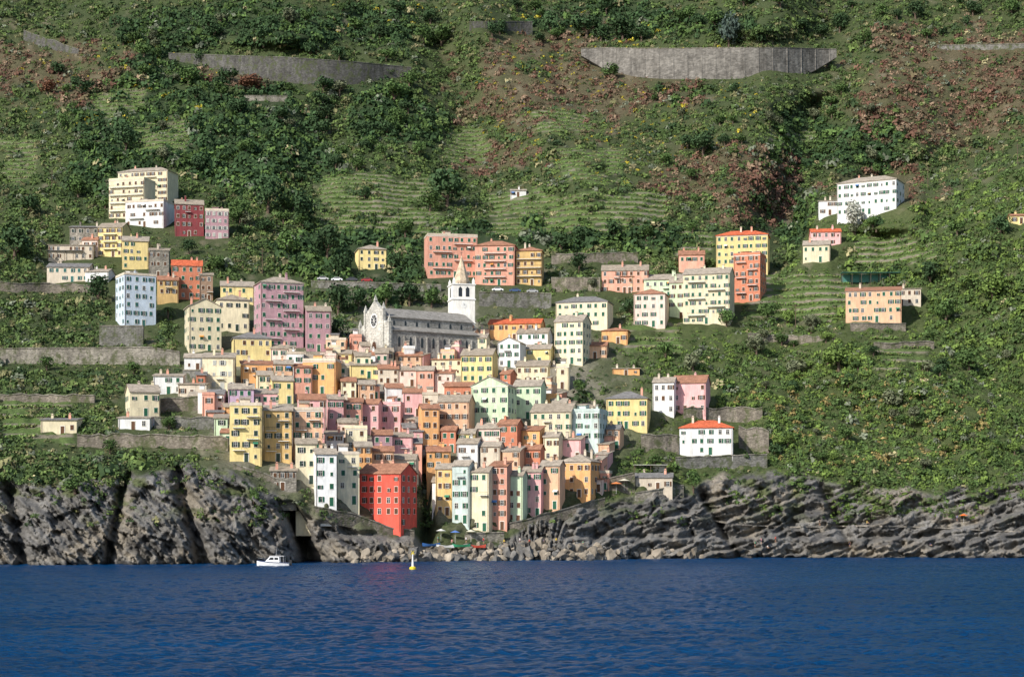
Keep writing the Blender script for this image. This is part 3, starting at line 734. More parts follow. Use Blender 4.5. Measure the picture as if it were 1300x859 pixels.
BOX += [(457, 388, 606, 455, 'stone', 'church'), (570, 320, 606, 420, 'white', 'tower')]

# ------------------------------------------------------------------ stone walls
stw = {'g': mat_stone('masonry_grey', (.23, .22, .195), 1.5), 'p': mat_stone('masonry_pale', (.32, .29, .24), 1.5), 'b': mat_stone('masonry_brown', (.26, .225, .18), 1.6),
       'd': mat_stone('masonry_dark', (.13, .125, .115), 1.2), 'r': mat_stone('wallroad_concrete', (.205, .19, .168), .7, .92), 'path': mat_stone('path_stone', (.30, .27, .23), 1.5)}
WB = []
def wall(pts, mk, label, name='retaining_wall', cat='wall', th=1.2, coping=True, dep=9, sm=3, fr=.8, ribs=0, rag=0):
    P = []; n = max(4, int((pts[-1][0]-pts[0][0])/9))
    ax = [p[0] for p in pts]; rw = random.Random(int(ax[0]+pts[0][1]))
    for k in range(n+1):
        x = ax[0]+(ax[-1]-ax[0])*k/n; yt = np.interp(x, ax, [p[1] for p in pts]); yb = np.interp(x, ax, [p[2] for p in pts])
        P.append((x, float(yt)+rw.uniform(-rag, rag), float(yb)))
    Ys = [min(DS(x, yb), D(x, yb)+1.5)-fr for x, yt, yb in P]
    for _ in range(sm): Ys = [Ys[0]*.6+Ys[1]*.4]+[(Ys[i-1]+Ys[i]*1.5+Ys[i+1])/3.5 for i in range(1, len(Ys)-1)]+[Ys[-1]*.6+Ys[-2]*.4]
    V = []; Fc = []; C = []
    for (x, yt, yb), y in zip(P, Ys):
        X = (x-650)*y/F; zt = CH+(PH-yt)*y/F; z0 = CH+(PH-yb)*y/F-dep
        V += [(X, y-(zt-z0)*.04, z0), (X, y, zt), (X, y+th, zt), (X, y+th, z0)]
        C += [(X, y-.2, zt+.003), (X, y-.2, zt+.3), (X, y+th+.1, zt+.3), (X, y+th+.1, zt+.003)]
    for i in range(len(P)-1):
        for k in range(4): q = (i*4+k, i*4+(k+1) % 4, i*4+4+(k+1) % 4, i*4+4+k); Fc.append(q)
    e = (len(P)-1)*4; Fc += [(0, 1, 2, 3), (e, e+1, e+2, e+3)]
    c0 = Vector(V[0]); r = root(name, c0, 0, label, cat)
    V = [tuple(Vector(v)-c0) for v in V]; C = [tuple(Vector(v)-c0) for v in C]
    put('masonry', mesh('masonry', V, Fc, [stw[mk]]), r)
    if coping: put('coping', mesh('coping', C, Fc, [stw['p' if mk != 'd' else 'g']]), r)
    if ribs:
        for i in range(1, len(P)-1, 2):
            b0, t0 = V[i*4], V[i*4+1]; m = MB()
            m.poly([(b0[0]-.25, b0[1]-.3, b0[2]), (b0[0]+.25, b0[1]-.3, b0[2]), (t0[0]+.25, t0[1]-.14, t0[2]-.2), (t0[0]-.25, t0[1]-.14, t0[2]-.2),
                    (b0[0]-.25, b0[1]+.3, b0[2]), (b0[0]+.25, b0[1]+.3, b0[2]), (t0[0]+.25, t0[1]+.3, t0[2]-.2), (t0[0]-.25, t0[1]+.3, t0[2]-.2)],
                   [(0, 1, 2, 3), (0, 3, 7, 4), (1, 5, 6, 2), (3, 2, 6, 7)])
            put('buttress', m.me('buttress', [stw[mk]]), r)
    for i in range(len(P)-1): WB.append((P[i][0], P[i][1], P[i+1][0], P[i][2]))
    return r
wall([(738, 62, 66), (775, 61, 88), (810, 62, 99), (860, 62, 97), (930, 61, 97), (1000, 61, 96), (1030, 62, 88), (1062, 63, 68)], 'r', 'long grey concrete road retaining wall high on the hillside right of centre', th=3, sm=30, fr=3, dep=2, ribs=1)
wall([(214, 68, 70), (260, 70, 82), (320, 72, 94), (360, 73, 104), (450, 79, 106), (522, 86, 90)], 'd', 'long dark grey retaining wall high on the hillside left of centre', th=3, sm=14, fr=3, dep=2)
wall([(596, 28, 38), (676, 28, 41)], 'd', 'short grey road gallery wall near the top edge', th=3, dep=2)
wall([(30, 38, 48), (100, 64, 72)], 'd', 'ruined grey wall high at the upper left corner', dep=2, rag=1.5)
wall([(1190, 58, 62), (1300, 56, 62)], 'g', 'thin grey road wall at the upper right edge', dep=2)
wall([(0, 443, 460), (60, 442, 461), (120, 442, 461), (190, 441, 462), (228, 447, 463)], 'p', 'long pale railway wall running in from the left edge', sm=10, dep=4)
wall([(126, 414, 438), (182, 414, 438)], 'g', 'grey stone base under the bright pale blue tower house', dep=3)
wall([(186, 506, 520), (290, 505, 522)], 'b', 'upper terrace wall left of the balcony block', dep=3, rag=1.5)
wall([(196, 530, 543), (290, 531, 544)], 'g', 'middle terrace wall left of the balcony block', dep=3, rag=1.5)
wall([(98, 553, 566), (200, 551, 567), (290, 556, 570)], 'b', 'lowest long terrace wall left of the balcony block', dep=3, rag=2)
wall([(232, 470, 484), (262, 470, 488)], 'g', 'short garden wall left of the plain cream house', dep=3)
wall([(0, 359, 370), (60, 361, 370), (128, 362, 371)], 'b', 'rough brown terrace wall under the left edge houses', dep=2, rag=1.5)
wall([(868, 518, 530), (968, 518, 531)], 'b', 'brown terrace wall above the red hip roof house', dep=2, rag=1.5)
wall([(938, 543, 566), (976, 546, 574)], 'b', 'tall brown terrace wall right of the red hip roof house', dep=3, rag=2)
wall([(814, 553, 568), (862, 552, 570)], 'b', 'brown terrace wall left of the red hip roof house', dep=2, rag=2)
wall([(858, 580, 590), (900, 579, 592), (974, 577, 590)], 'g', 'low grey wall under the red hip roof house', dep=3, rag=1)
wall([(770, 608, 616), (806, 600, 614)], 'b', 'brown wall left of the cliff edge bar', dep=3)
wall([(806, 626, 631), (868, 616, 622)], 'p', 'pale parapet wall below the cliff edge bar', dep=2)
wall([(395, 357, 364), (470, 359, 366), (560, 362, 370)], 'g', 'grey road parapet behind the church trees', dep=3)
wall([(608, 371, 388), (700, 373, 390)], 'g', 'grey road wall right of the bell tower', dep=3)
wall([(700, 353, 368), (762, 353, 370)], 'b', 'brown garden wall right of the ochre apartments', dep=3)
wall([(398, 643, 650), (455, 654, 661), (500, 671, 677), (526, 674, 680)], 'b', 'sloping harbour wall below the bright red house', dep=2, rag=1)
wall([(590, 677, 685), (640, 676, 684)], 'p', 'low quay wall at the foot of the harbour row', dep=2)
wall([(646, 665, 672), (720, 645, 652), (768, 632, 638)], 'b', 'rough stone wall below the right end of the harbour row', dep=1.5, rag=1)
wall([(700, 323, 334), (810, 321, 331)], 'b', 'brown terrace wall above the low salmon house', dep=3, rag=1)
wall([(296, 588, 593), (372, 614, 619)], 'b', 'stone footing wall below the balcony block', dep=2, rag=1)
wall([(1080, 411, 418), (1150, 411, 417)], 'b', 'brown wall below the terracotta orange house', dep=2)
wall([(310, 122, 128), (365, 122, 129)], 'p', 'pale terrace wall patch in the upper left wood', dep=2)
wall([(950, 425, 431), (1060, 428, 434)], 'b', 'thin brown terrace wall in the middle of the right slope', dep=1, rag=1.5)
wall([(1110, 436, 442), (1186, 434, 440)], 'b', 'short brown terrace wall below the right slope bushes', dep=1, rag=1.5)
wall([(0, 500, 508), (120, 503, 510)], 'b', 'rough terrace wall in the scrub above the furthest left hut', dep=1, rag=2)
def ribbon(pts, name, label, mk, half=1.0):
    V = []; Fc = []
    n = 110; ax = [p[0] for p in pts]; ay = [p[1] for p in pts]; Ys = []
    for k in range(n+1):
        x = ax[0]+(ax[-1]-ax[0])*k/n; Ys.append((x, float(np.interp(x, ax, ay))))
    raw = [D(x, y)-.2 for x, y in Ys]; yy = list(raw)
    for _ in range(4): yy = [yy[0]]+[min((yy[i-1]+yy[i]+yy[i+1])/3, raw[i]+3) for i in range(1, n)]+[yy[-1]]
    for (x, py), y in zip(Ys, yy):
        X = (x-650)*y/F; z = CH+(PH-py)*y/F
        V += [(X, y-half, z-.4), (X, y-half, z), (X, y+5, z+.02), (X, y+5, z-.4)]
    for i in range(n):
        for k in range(4): Fc.append((i*4+k, i*4+(k+1) % 4, i*4+4+(k+1) % 4, i*4+4+k))
    tag(put(name, mesh(name, V, Fc, [stw[mk]])), label, 'footpath', kind='structure')
ribbon([(866, 652), (930, 664), (1000, 668), (1100, 666), (1180, 668), (1295, 674)], 'footpath', 'pale footpath cut along the right cliff', 'path', .5)

# ------------------------------------------------------------------ foliage
def leaf_proto(K, seed, lobes=1, size=.36, flat=.85):
    r = np.random.RandomState(seed)
    if lobes > 1:
        lc = r.normal(size=(lobes, 3)); lc /= np.linalg.norm(lc, axis=1)[:, None]; lc *= r.uniform(.35, .66, (lobes, 1)); lc[:, 2] = lc[:, 2]*.8
        lr = r.uniform(.28, .52, lobes)
    d = r.normal(size=(K, 3)); d /= np.linalg.norm(d, axis=1)[:, None]
    if lobes > 1:
        k = r.randint(0, lobes, K); c = lc[k]+d*(lr[k]*r.uniform(.75, 1.08, K))[:, None]
    else:
        d[:, 2] = np.abs(d[:, 2])*1.1-.15; c = d*r.uniform(.6, 1.05, (K, 1)); c[:, 2] *= flat
    nrm = d+r.normal(size=(K, 3))*.38; nrm /= np.linalg.norm(nrm, axis=1)[:, None]
    t = np.cross(nrm, r.normal(size=(K, 3))); t /= np.linalg.norm(t, axis=1)[:, None]; b_ = np.cross(nrm, t)
    sz_ = size*r.uniform(.6, 1.2, (K, 1))
    q = np.stack([c+t*sz_*.55, c+b_*sz_*.45, c-t*sz_*.55, c-b_*sz_*.45], 1)
    return q.reshape(-1, 3), np.repeat(r.uniform(.7, 1.3, K), 4)
def scatter(name, P, Rd, Cc, protos, mat, zs=None):
    Vs = []; Cs = []; N = len(P); pick = NR.randint(0, len(protos), N)
    for k, (pv, pc) in enumerate(protos):
        i = np.where(pick == k)[0]
        if len(i) == 0: continue
        an = NR.rand(len(i))*6.28; ca, sa = np.cos(an), np.sin(an)
        x = pv[None, :, 0]*ca[:, None]-pv[None, :, 1]*sa[:, None]; y = pv[None, :, 0]*sa[:, None]+pv[None, :, 1]*ca[:, None]
        z = np.broadcast_to(pv[None, :, 2], x.shape)*(zs[i][:, None] if zs is not None else 1)
        v = np.stack([x, y, z], -1)*Rd[i][:, None, None]+P[i][:, None, :]
        Vs.append(v.reshape(-1, 3)); Cs.append((Cc[i][:, None, :]*pc[None, :, None]).reshape(-1, 3))
    V = np.concatenate(Vs); C = np.concatenate(Cs)
    return put(name, npmesh(name, V, np.arange(len(V)).reshape(-1, 4), C, [mat]))
lm = mat_col('foliage', .15, 1.0, .75, 1.25)
blk = np.zeros((440, 660), bool)
for q in BOX: blk[max(0, int((q[1]+2)//2)):int((q[3]+7)//2), max(0, int((q[0]-3)//2)):int((q[2]+4)//2)] = True
for q in WB:
    if RN.random() < .8: blk[max(0, int((q[1]+1)//2)):int((q[3]-2)//2), max(0, int((q[0])//2)):int((q[2]+1)//2)] = True
def dvec(px, py):
    fi = np.interp(px, PXs, np.arange(len(PXs))); fj = np.clip((py-PYs[0])/PST, 0, len(PYs)-2.01)
    i = np.clip(fi.astype(int), 0, len(PXs)-2); j = fj.astype(int); t = fi-i; u = fj-j
    return (GD[j, i]*(1-t)+GD[j, i+1]*t)*(1-u)+(GD[j+1, i]*(1-t)+GD[j+1, i+1]*t)*u
N = 52000
px = NR.uniform(-90, 1390, N); py = -25+690*NR.rand(N)**.95
ctv = np.interp(px, *CT); core = np.array([inpoly(a_, b_, CORE) for a_, b_ in zip(px, py)])
cl_n = fbm(px/30, py/18, 141, 3)
keep = (py < ctv+6) | ((py < ctv+60) & (cl_n > -.08+(py-ctv)/130) & (NR.rand(N) < .8)) | ((py < 672) & (NR.rand(N) < .06) & (px < 420))
keep &= ~(core & (NR.rand(N) > .05))
vmv = ((px-520)/300)**2+((py-520)/150)**2 < 1
keep &= ~(vmv & (NR.rand(N) > .6))
ii = np.clip((py//2).astype(int), 0, 439); jj = np.clip((px//2).astype(int), 0, 659)
keep &= ~(blk[ii, jj] & (px > 0) & (px < 1300) & (py > 0))
tr = interr(px, py); keep &= ~((tr > .5) & (NR.rand(N) > .13))
px, py = px[keep], py[keep]; N = len(px)
br, wd, rt, n1v, n2v = cover(px, py); r1 = NR.rand(N); r2 = NR.rand(N)
Cc = np.ones((N, 3))*A(.072, .112, .036)
def setc(mask, c): Cc[mask] = c
setc(r1 < .28, A(.110, .158, .046)); setc((r1 > .28) & (r1 < .42), A(.050, .082, .034)); setc((r1 > .42) & (r1 < .53), A(.165, .160, .075))
setc((wd > .5) & (r2 < .65), A(.042, .078, .030)); setc((wd > .5) & (r2 > .65), A(.082, .135, .038))
bm = br > .36; setc(bm & (r2 < .34), A(.150, .080, .055)); setc(bm & (r2 > .34) & (r2 < .60), A(.21, .145, .095)); setc(bm & (r2 > .60) & (r2 < .78), A(.13, .105, .058))
yel = ((ell(px, py, 780, 130, 180, 100) > .2) & (r1 > .87)) | ((ell(px, py, 150, 110, 150, 60) > .3) & (r1 > .92)) | ((ell(px, py, 560, 20, 200, 30) > .3) & (r1 > .93)); setc(yel, A(.42, .35, .04)); setc((rt > .4) & (r1 < .32), A(.130, .190, .044))
setc((rt > .4) & (r1 > .32) & (r1 < .60), A(.080, .130, .038)); setc((ell(px, py, 1090, 530, 170, 65) > .25) & (r1 > .88), A(.27, .21, .08))
setc((NR.rand(N) < .012), A(.34, .30, .16)); setc((NR.rand(N) < .04), A(.17, .19, .13))
Cc *= NR.uniform(.75, 1.25, (N, 1))
Dv = dvec(px, py)
Rd = NR.uniform(1.1, 2.7, N); big_ = NR.rand(N); Rd *= 1+.8*(wd > .45)*(big_ < .4)+.6*(big_ > .93)
Rd[rt > .4] *= .80; Rd[yel] *= .55; Rd[bm] *= .9; Rd[py > 400] *= .82; Rd[py > np.interp(px, *CT)] *= .6
near = np.zeros(N, bool)
for q in BOX: near |= (px > q[0]-6) & (px < q[2]+6) & (py > q[3]-4) & (py < q[3]+26)
for q in WB: near |= (px > q[0]-2) & (px < q[2]+2) & (py > q[3]-6) & (py < q[3]+12)
Rd[near] *= .55
Rd[(interr(px, py) > .5)] *= .6
P = np.stack([(px-650)*Dv/F, Dv-.3, CH+(PH-py)*Dv/F-.45], -1)
protos = [leaf_proto(34, 300+k, size=.45) for k in range(7)]
tag(scatter('hillside_shrubs', P, Rd, Cc, protos, lm, NR.uniform(.75, 1.35, N)), 'dense scrub and bushes covering the hillside', 'shrubs', kind='stuff')
Pv = []; Cv = []
for (a_, b_, c_, d_) in TERR:
    for x in np.arange(a_-8, c_+8, 1.9):
        i = np.searchsorted(PXs, x); i = min(i, len(PXs)-1); col = GZ[:, i]; zhi = np.interp(b_-8, PYs, col); zlo = np.interp(d_+8, PYs, col)
        off = .5*math.sin(x/37.0+a_)
        for zk in np.arange(math.ceil(zlo/3.2)*3.2, zhi, 3.2):
            yy = float(np.interp(-(zk+off), -col, PYs))
            if NR.rand() < .16: continue
            Pv.append((x+NR.uniform(-.8, .8), yy+NR.uniform(-.6, .6))); Cv.append(A(.145, .225, .062) if NR.rand() < .75 else A(.21, .22, .09))
Pv = np.array(Pv); Cv = np.array(Cv)*NR.uniform(.75, 1.25, (len(Cv), 1)); k = interr(Pv[:, 0], Pv[:, 1]) > .4
ii = np.clip((Pv[:, 1]//2).astype(int), 0, 439); jj = np.clip((Pv[:, 0]//2).astype(int), 0, 659); k &= ~blk[ii, jj]
Pv, Cv = Pv[k], Cv[k]; Dv = dvec(Pv[:, 0], Pv[:, 1])
tag(scatter('vine_rows', np.stack([(Pv[:, 0]-650)*Dv/F, Dv-.6, CH+(PH-Pv[:, 1])*Dv/F-.1], -1), NR.uniform(.7, 1.15, len(Pv)), Cv, [leaf_proto(15, 400+k, size=.6) for k in range(4)], lm), 'rows of green vines on the narrow terraces', 'vines', kind='stuff')

# individual trees
LC = dict(dark=(.044, .080, .032), mid=(.076, .128, .038), olive=(.135, .150, .085), rust=(.18, .085, .05), silver=(.34, .34, .28), lime=(.125, .185, .045), grey=(.085, .12, .098))
_TC = {}
bark = mat_plain('bark', (.12, .085, .06), .9)
def crown_mesh(v, c):
    k = (v, c)
    if k not in _TC:
        pv, pc = leaf_proto(640, 500+v, lobes=13, size=.19)
        _TC[k] = mesh('crown', pv, [tuple(range(i, i+4)) for i in range(0, len(pv), 4)], [mat_leaf('leaves_'+c, LC[c])])
    return _TC[k]
def trunk_mesh(v):
    r = random.Random(v); m = MB()
    m.tube([(0, 0, -.6), (.03, .02, .5), (.0, .03, 1.0)], [.10, .075, .05], 7)
    for k in range(5):
        t = r.uniform(0, 6.28); m.tube([(0, .02, .55+.08*k), (math.cos(t)*.22, math.sin(t)*.22, .95+.08*k), (math.cos(t)*.45, math.sin(t)*.45, 1.25+.08*k)], [.045, .03, .012], 5)
    return m.me('trunk', [bark])
TK = [trunk_mesh(k) for k in range(4)]
NT = 0
def tree(px, py, rpx, c, label, group=None, tall=1.0, name='tree'):
    global NT
    if NT >= 299: return
    NT += 1
    p = at(px, py); s = p.y/F; r = rpx*s; rr = random.Random(int(px*3+py*7))
    t = root(name, (p.x, p.y-.5, p.z), rr.uniform(0, 6.28), label, 'tree', group)
    hgt = r*.5*tall
    put('trunk', TK[rr.randrange(4)], t, (0, 0, 0), 0, (r, r, hgt))
    put('crown', crown_mesh(rr.randrange(5), c), t, (0, 0, hgt+r*.42*tall), 0, (r, r*rr.uniform(.8, 1.1), r*tall*.92))
    return t
TS = '''568 262 27 dark 1.1|big dark round tree alone above the salmon apartment blocks
546 268 16 mid 1|mid green tree leaning against the big dark round tree
893 198 22 dark .9|broad dark tree on the brown slope right of centre
925 62 16 grey 1.7|grey green conical tree beside the long grey concrete road wall
745 48 26 dark .8|spreading dark tree above the left end of the concrete road wall
790 52 22 dark .9|second dark tree above the concrete road wall
700 44 16 dark 1.3|dark tree between the gallery wall and the spreading tree
20 330 28 dark .9|large umbrella shaped pine at the left edge
125 385 18 dark 1.2|dark bushy tree left of the pale blue tower house
320 118 24 rust .6|rust red tree clump in the upper left wood
282 122 18 dark .9|dark tree left of the rust red clump
1085 292 17 silver 1.3|silvery pale tree in front of the white ridge villa
1112 292 11 dark 1|dark green tree at the foot of the white ridge villa
922 414 14 mid .9|round green tree below the tall cream yellow house
975 408 15 mid 1|round green tree below the burnt orange house
1000 412 12 lime 1|lime green tree right of the burnt orange house
1065 470 22 lime .9|lime green tree under the terracotta orange house
960 450 17 olive .9|olive coloured tree in the middle of the right slope
1180 360 17 dark 1|dark tree right of the beige lean-to house
1200 410 20 mid .9|wide green tree on the far right slope
1030 420 13 olive 1|grey olive tree below the right terraces
340 270 25 dark 1.2|dark oak standing above the mauve apartments
385 285 24 dark 1.1|dark oak right of the one above the mauve apartments
305 285 18 mid 1.1|mid green oak right of the dusky pink hill house
415 330 22 dark 1.2|dark tree left of the lone yellow house
435 350 18 dark 1|dark tree just below the lone yellow house
365 325 19 mid 1|mid green tree above the mauve apartment roof
500 345 13 dark 1.2|dark tree between lone yellow house and salmon blocks
515 300 14 mid 1|mid green tree left of the salmon blocks
430 400 20 dark 1.2|dark tree at the left of the church
455 392 15 dark 1.1|dark tree behind the rose window facade
490 388 16 mid 1.1|mid green tree behind the church nave, leftmost
520 388 17 dark 1.1|dark tree behind the church nave, second
548 390 16 mid 1|mid green tree behind the church nave, third
430 428 15 dark 1|dark tree below the church, beside the mauve house
712 318 17 dark .8|dark tree above the brown garden wall
740 308 14 dark .9|dark tree right of the ochre apartments
780 302 17 dark .8|dark tree above the low salmon house
820 305 14 mid .8|mid green tree above the long green house
735 345 14 dark 1|dark garden tree right of the ochre block
752 368 10 olive 1|olive tree above the wide pale cream house
800 400 13 dark 1|dark tree left of the blush house
880 470 17 olive .9|olive tree left of the long pink house garden
735 500 11 mid 1|small green tree right of the lower green house
845 455 14 mid .9|green tree on the slope above the pink house
1010 480 18 olive .9|broad olive toned tree on the right slope
1130 520 19 olive .8|ochre green tree low on the right slope
1075 560 15 mid .9|green tree above the right cliff
1230 470 21 mid .8|green tree at the right side of the slope
1260 380 22 lime .8|bright green tree near the right edge
1270 300 16 dark 1|dark tree near the upper right ridge
1215 300 14 mid 1|mid green tree on the upper right ridge
215 545 11 mid .9|small green tree in front of the terrace walls
322 640 9 mid 1.4|small green tree on the cliff below the balcony block
96 624 20 mid .6|green tree mound on the left cliff top
880 622 13 mid 1.2|green tree on the cliff below the red hip roof house
160 190 18 dark .9|dark tree in the left wood beside the terraces
60 120 15 rust .8|rusty tree at the upper left
100 250 18 mid .9|green tree left of the cream hilltop villa
40 272 17 dark .9|dark tree at the left edge above the pine
240 322 11 dark 1|dark tree between the maroon house and red roof
275 345 13 mid 1|green tree right of the red roofed house
60 410 12 olive .9|olive tree above the long pale wall
500 130 20 mid .9|green tree below the left road wall
560 60 20 mid .8|green tree at the top centre
240 108 17 mid .9|green tree covering the left part of the long dark road wall
290 106 15 dark .9|dark tree hiding part of the dark road wall near its left end
410 118 17 dark .8|dark tree in front of the middle of the long dark road wall
520 112 15 mid .9|green tree at the right end of the long dark road wall
290 560 9 mid 1|small tree at the right end of the lowest terrace wall
140 575 12 mid .9|green bush tree in front of the lowest long terrace wall
60 470 12 mid .9|green tree in front of the long pale railway wall
170 474 10 mid .9|small green tree before the right part of the railway wall
945 588 10 mid .9|round tree right of the red hip roof house
830 590 10 mid .9|green tree above the cliff edge bar
775 100 14 mid .8|green tree growing in front of the left end of the concrete road wall
1050 84 16 mid .8|green tree overlapping the right end of the concrete road wall'''
for ln in TS.split('\n'):
    a_, lb = ln.split('|'); q = a_.split(); tree(float(q[0]), float(q[1]), float(q[2]), q[3], lb, tall=float(q[4]), name='pine_tree' if 'pine' in lb else 'tree')
for k in range(90):
    while True:
        x = RN.uniform(60, 560); y = RN.uniform(20, 300)
        if ((x-300)/260)**2+((y-160)/150)**2 < 1 and interr(np.array([x]), np.array([y]))[0] < .3 and not blk[int(y//2), int(x//2)] and not blk[int((y-12)//2), int(x//2)]: break
    tree(x, y, RN.uniform(8, 15), RN.choice(['dark', 'dark', 'mid', 'dark', 'mid', 'olive']), 'green tree in the wood on the upper left hillside', 'trees of the upper left wood', RN.uniform(.7, 1.0))
for k in range(50):
    x = RN.uniform(400, 1290); y = RN.uniform(6, 58)
    if blk[int(y//2), int(x//2)]: continue
    tree(x, y, RN.uniform(8, 15), RN.choice(['dark', 'mid', 'dark']), 'green tree above the road along the top of the hillside', 'trees along the top road', RN.uniform(.7, 1.0))
for k in range(45):
    x = RN.uniform(820, 1120); y = RN.uniform(110, 330)
    if blk[int(y//2), int(x//2)] or blk[int((y-10)//2), int(x//2)]: continue
    tree(x, y, RN.uniform(7, 13), RN.choice(['mid', 'mid', 'olive', 'dark']), 'green tree in the side valley on the right', 'trees of the side valley', RN.uniform(.7, 1))
for k in range(60):
    x = RN.uniform(960, 1290); y = RN.uniform(420, 600)
    if blk[int(y//2), int(x//2)]: continue
    tree(x, y, RN.uniform(7, 12), RN.choice(['mid', 'lime', 'olive', 'dark']), 'rounded bushy tree on the lower right slope', 'bushy trees of the lower right slope', RN.uniform(.65, .9))
# palm
p = at(213, 404); pt = root('palm_tree', p, 0, 'palm tree with drooping fronds between the pale blue tower house and gabled cream house', 'palm tree')
m = MB(); m.tube([(0, 0, -1), (.1, 0, 1.8), (0, 0, 3.4)], [.35, .28, .25], 8); put('trunk', m.me('trunk', [bark]), pt)
m = MB()
for k in range(22):
    t = k*2.4; L = 2.6+.5*math.sin(k); up = .9-.05*k
    pr = None
    for j in range(7):
        u = j/6; c = Vector((math.cos(t)*L*u, math.sin(t)*L*u, 3.4+up*2.2*u-2.4*u*u)); wv = Vector((-math.sin(t), math.cos(t), 0))*(.34*math.sin(math.pi*min(1, u+.12))+.02)
        cur = (c-wv-Vector((0, 0, .12)), c, c+wv-Vector((0, 0, .12)))
        if pr: m.poly([tuple(x) for x in (*pr, *cur)], [(0, 1, 4, 3), (1, 2, 5, 4)])
        pr = cur
put('crown', m.me('crown', [mat_leaf('leaves_palm', (.10, .15, .045))]), pt)

# ------------------------------------------------------------------ shore boulders
import bmesh
def rock(seed):
    bm_ = bmesh.new(); bmesh.ops.create_icosphere(bm_, subdivisions=3, radius=1); r = random.Random(seed)
    pl = [(Vector((r.gauss(0, 1), r.gauss(0, 1), r.gauss(0, 1))).normalized(), r.uniform(.5, .82)) for _ in range(13)]
    for v in bm_.verts:
        for nn, dd in pl:
            e = v.co.dot(nn)-dd
            if e > 0: v.co -= nn*e
        v.co *= 1+.05*math.sin(v.co.x*9+seed)*math.cos(v.co.y*8)
    me = bpy.data.meshes.new('boulder'); bm_.to_mesh(me); bm_.free(); return me
RK = []
for k in range(8):
    me = rock(k+3); me.materials.append(mat_stone('boulder_%s' % 'abc'[k % 3], [(.27, .23, .18), (.18, .17, .155), (.33, .28, .215)][k % 3], .5, .95, True)); RK.append(me)
for k in range(295):
    x = RN.triangular(430, 930, 640)
    lim = float(np.interp(x, WX, WY)); up = float(np.interp(x, [430, 540, 640, 720, 860, 960], [10, 16, 23, 20, 12, 6]))
    y = lim+1-abs(RN.random()**1.3)*up
    y0 = D(x, min(y, lim)); p = at(x, y, y0-RN.uniform(.5, 2.5)); p.z = max(p.z, -.1)
    sz_ = RN.uniform(.6, 1.35)*(1.0+.8*RN.random()**3)*(1.2 if y > lim-5 else 1)
    o = tag(put('boulder', RK[k % 8], None, p), 'tan and grey boulder in the rock heap along the waterline', 'boulder', 'boulders along the shore')
    o.rotation_euler = (RN.uniform(0, 6), RN.uniform(0, 6), RN.uniform(0, 6)); o.scale = (sz_*RN.uniform(.8, 1.5), sz_, sz_*.8)

# ------------------------------------------------------------------ boat and buoy
def waterpos(px, py): y = CH*F/(py-PH); return Vector(((px-650)*y/F, y, 0))
p = waterpos(347, 718.5); bt = root('motor_boat', p, math.radians(174), 'small white motor boat with cabin floating off the left cliffs', 'boat')
st = []; L = 7.6
for k in range(11):
    u = k/10; x = -L/2+L*u; hwid = 1.25*(1-max(0, (u-.45)/.55)**2.2)*(.9+.1*min(1, u*4)); zt = .85+.45*u**2; kz = -.45+.35*max(0, u-.6)
    st.append([(x, -hwid, zt), (x, -hwid*.8, .1), (x, 0, kz), (x, hwid*.8, .1), (x, hwid, zt)])
V = [q for s_ in st for q in s_]; Fc = []
for k in range(10):
    for j in range(4): Fc.append((k*5+j, k*5+j+1, k*5+6+j, k*5+5+j))
    Fc.append((k*5+4, k*5, k*5+5, k*5+9))
Fc.append((0, 1, 2, 3, 4))
gel = mat_plain('white_gelcoat', (.8, .8, .8), .25, 0, .5)
hull = put('hull', mesh('hull', V, Fc, [gel]), bt)
m = MB(); m.tube([(-L/2, -1.16, .80), (-1, -1.29, .92), (1, -1.24, 1.03), (2.6, -.8, 1.2), (3.75, -.05, 1.32)], [.07]*5, 6).tube([(-L/2, 1.16, .80), (-1, 1.29, .92), (1, 1.24, 1.03), (2.6, .8, 1.2), (3.75, .05, 1.32)], [.07]*5, 6)
put('rub_rail', m.me('rub_rail', [mat_plain('navy_paint', (.02, .04, .12), .4)]), hull)
m = MB(); m.ext([(-1.6, .85), (-1.5, 2.2), (.6, 2.3), (1.7, 1.15), (1.7, .95)], -.85, .85, 'y'); cb = put('cabin', m.me('cabin', [gel]), bt)
m = MB(); m.ext([(-1.3, 1.5), (-1.3, 2.0), (-.45, 2.03), (-.45, 1.5)], -.87, .87, 'y').ext([(-.25, 1.5), (-.25, 2.03), (.45, 2.05), (.95, 1.5)], -.87, .87, 'y'); put('window', m.me('window', [glass]), cb)
m = MB(); m.box(-2.6, .7, -.95, .95, 2.32, 2.4); put('canopy', m.me('canopy', [gel]), bt)
m = MB(); m.tube([(-.6, 0, 2.4), (-.8, 0, 4.1)], [.03, .015], 5).tube([(-2.5, -.9, .85), (-2.5, -.9, 2.32)], [.03, .03], 5).tube([(-2.5, .9, .85), (-2.5, .9, 2.32)], [.03, .03], 5); put('mast', m.me('mast', [gel]), bt)
m = MB(); m.tube([(1.7, -.85, 1.1), (1.8, -.85, 1.65), (3.6, 0, 1.95), (1.8, .85, 1.65), (1.7, .85, 1.1)], [.025]*5, 5); put('bow_rail', m.me('bow_rail', [mat_plain('steel', (.6, .6, .6), .3, 1)]), bt)
m = MB(); m.box(-4.25, -3.8, -.25, .25, -.3, 1.2).box(-4.3, -3.75, -.3, .3, 1.2, 1.45); put('outboard_motor', m.me('outboard_motor', [iron]), bt)
p = waterpos(524, 723); bu = root('marker_buoy', p, 0, 'yellow and white marker buoy with tall pole in front of the harbour', 'buoy')
m = MB(); m.tube([(0, 0, -.5), (0, 0, .15), (0, 0, .55), (0, 0, .75)], [.55, .75, .7, .35], 14); put('float', m.me('float', [mat_plain('buoy_yellow', (.72, .55, .03), .4)]), bu)
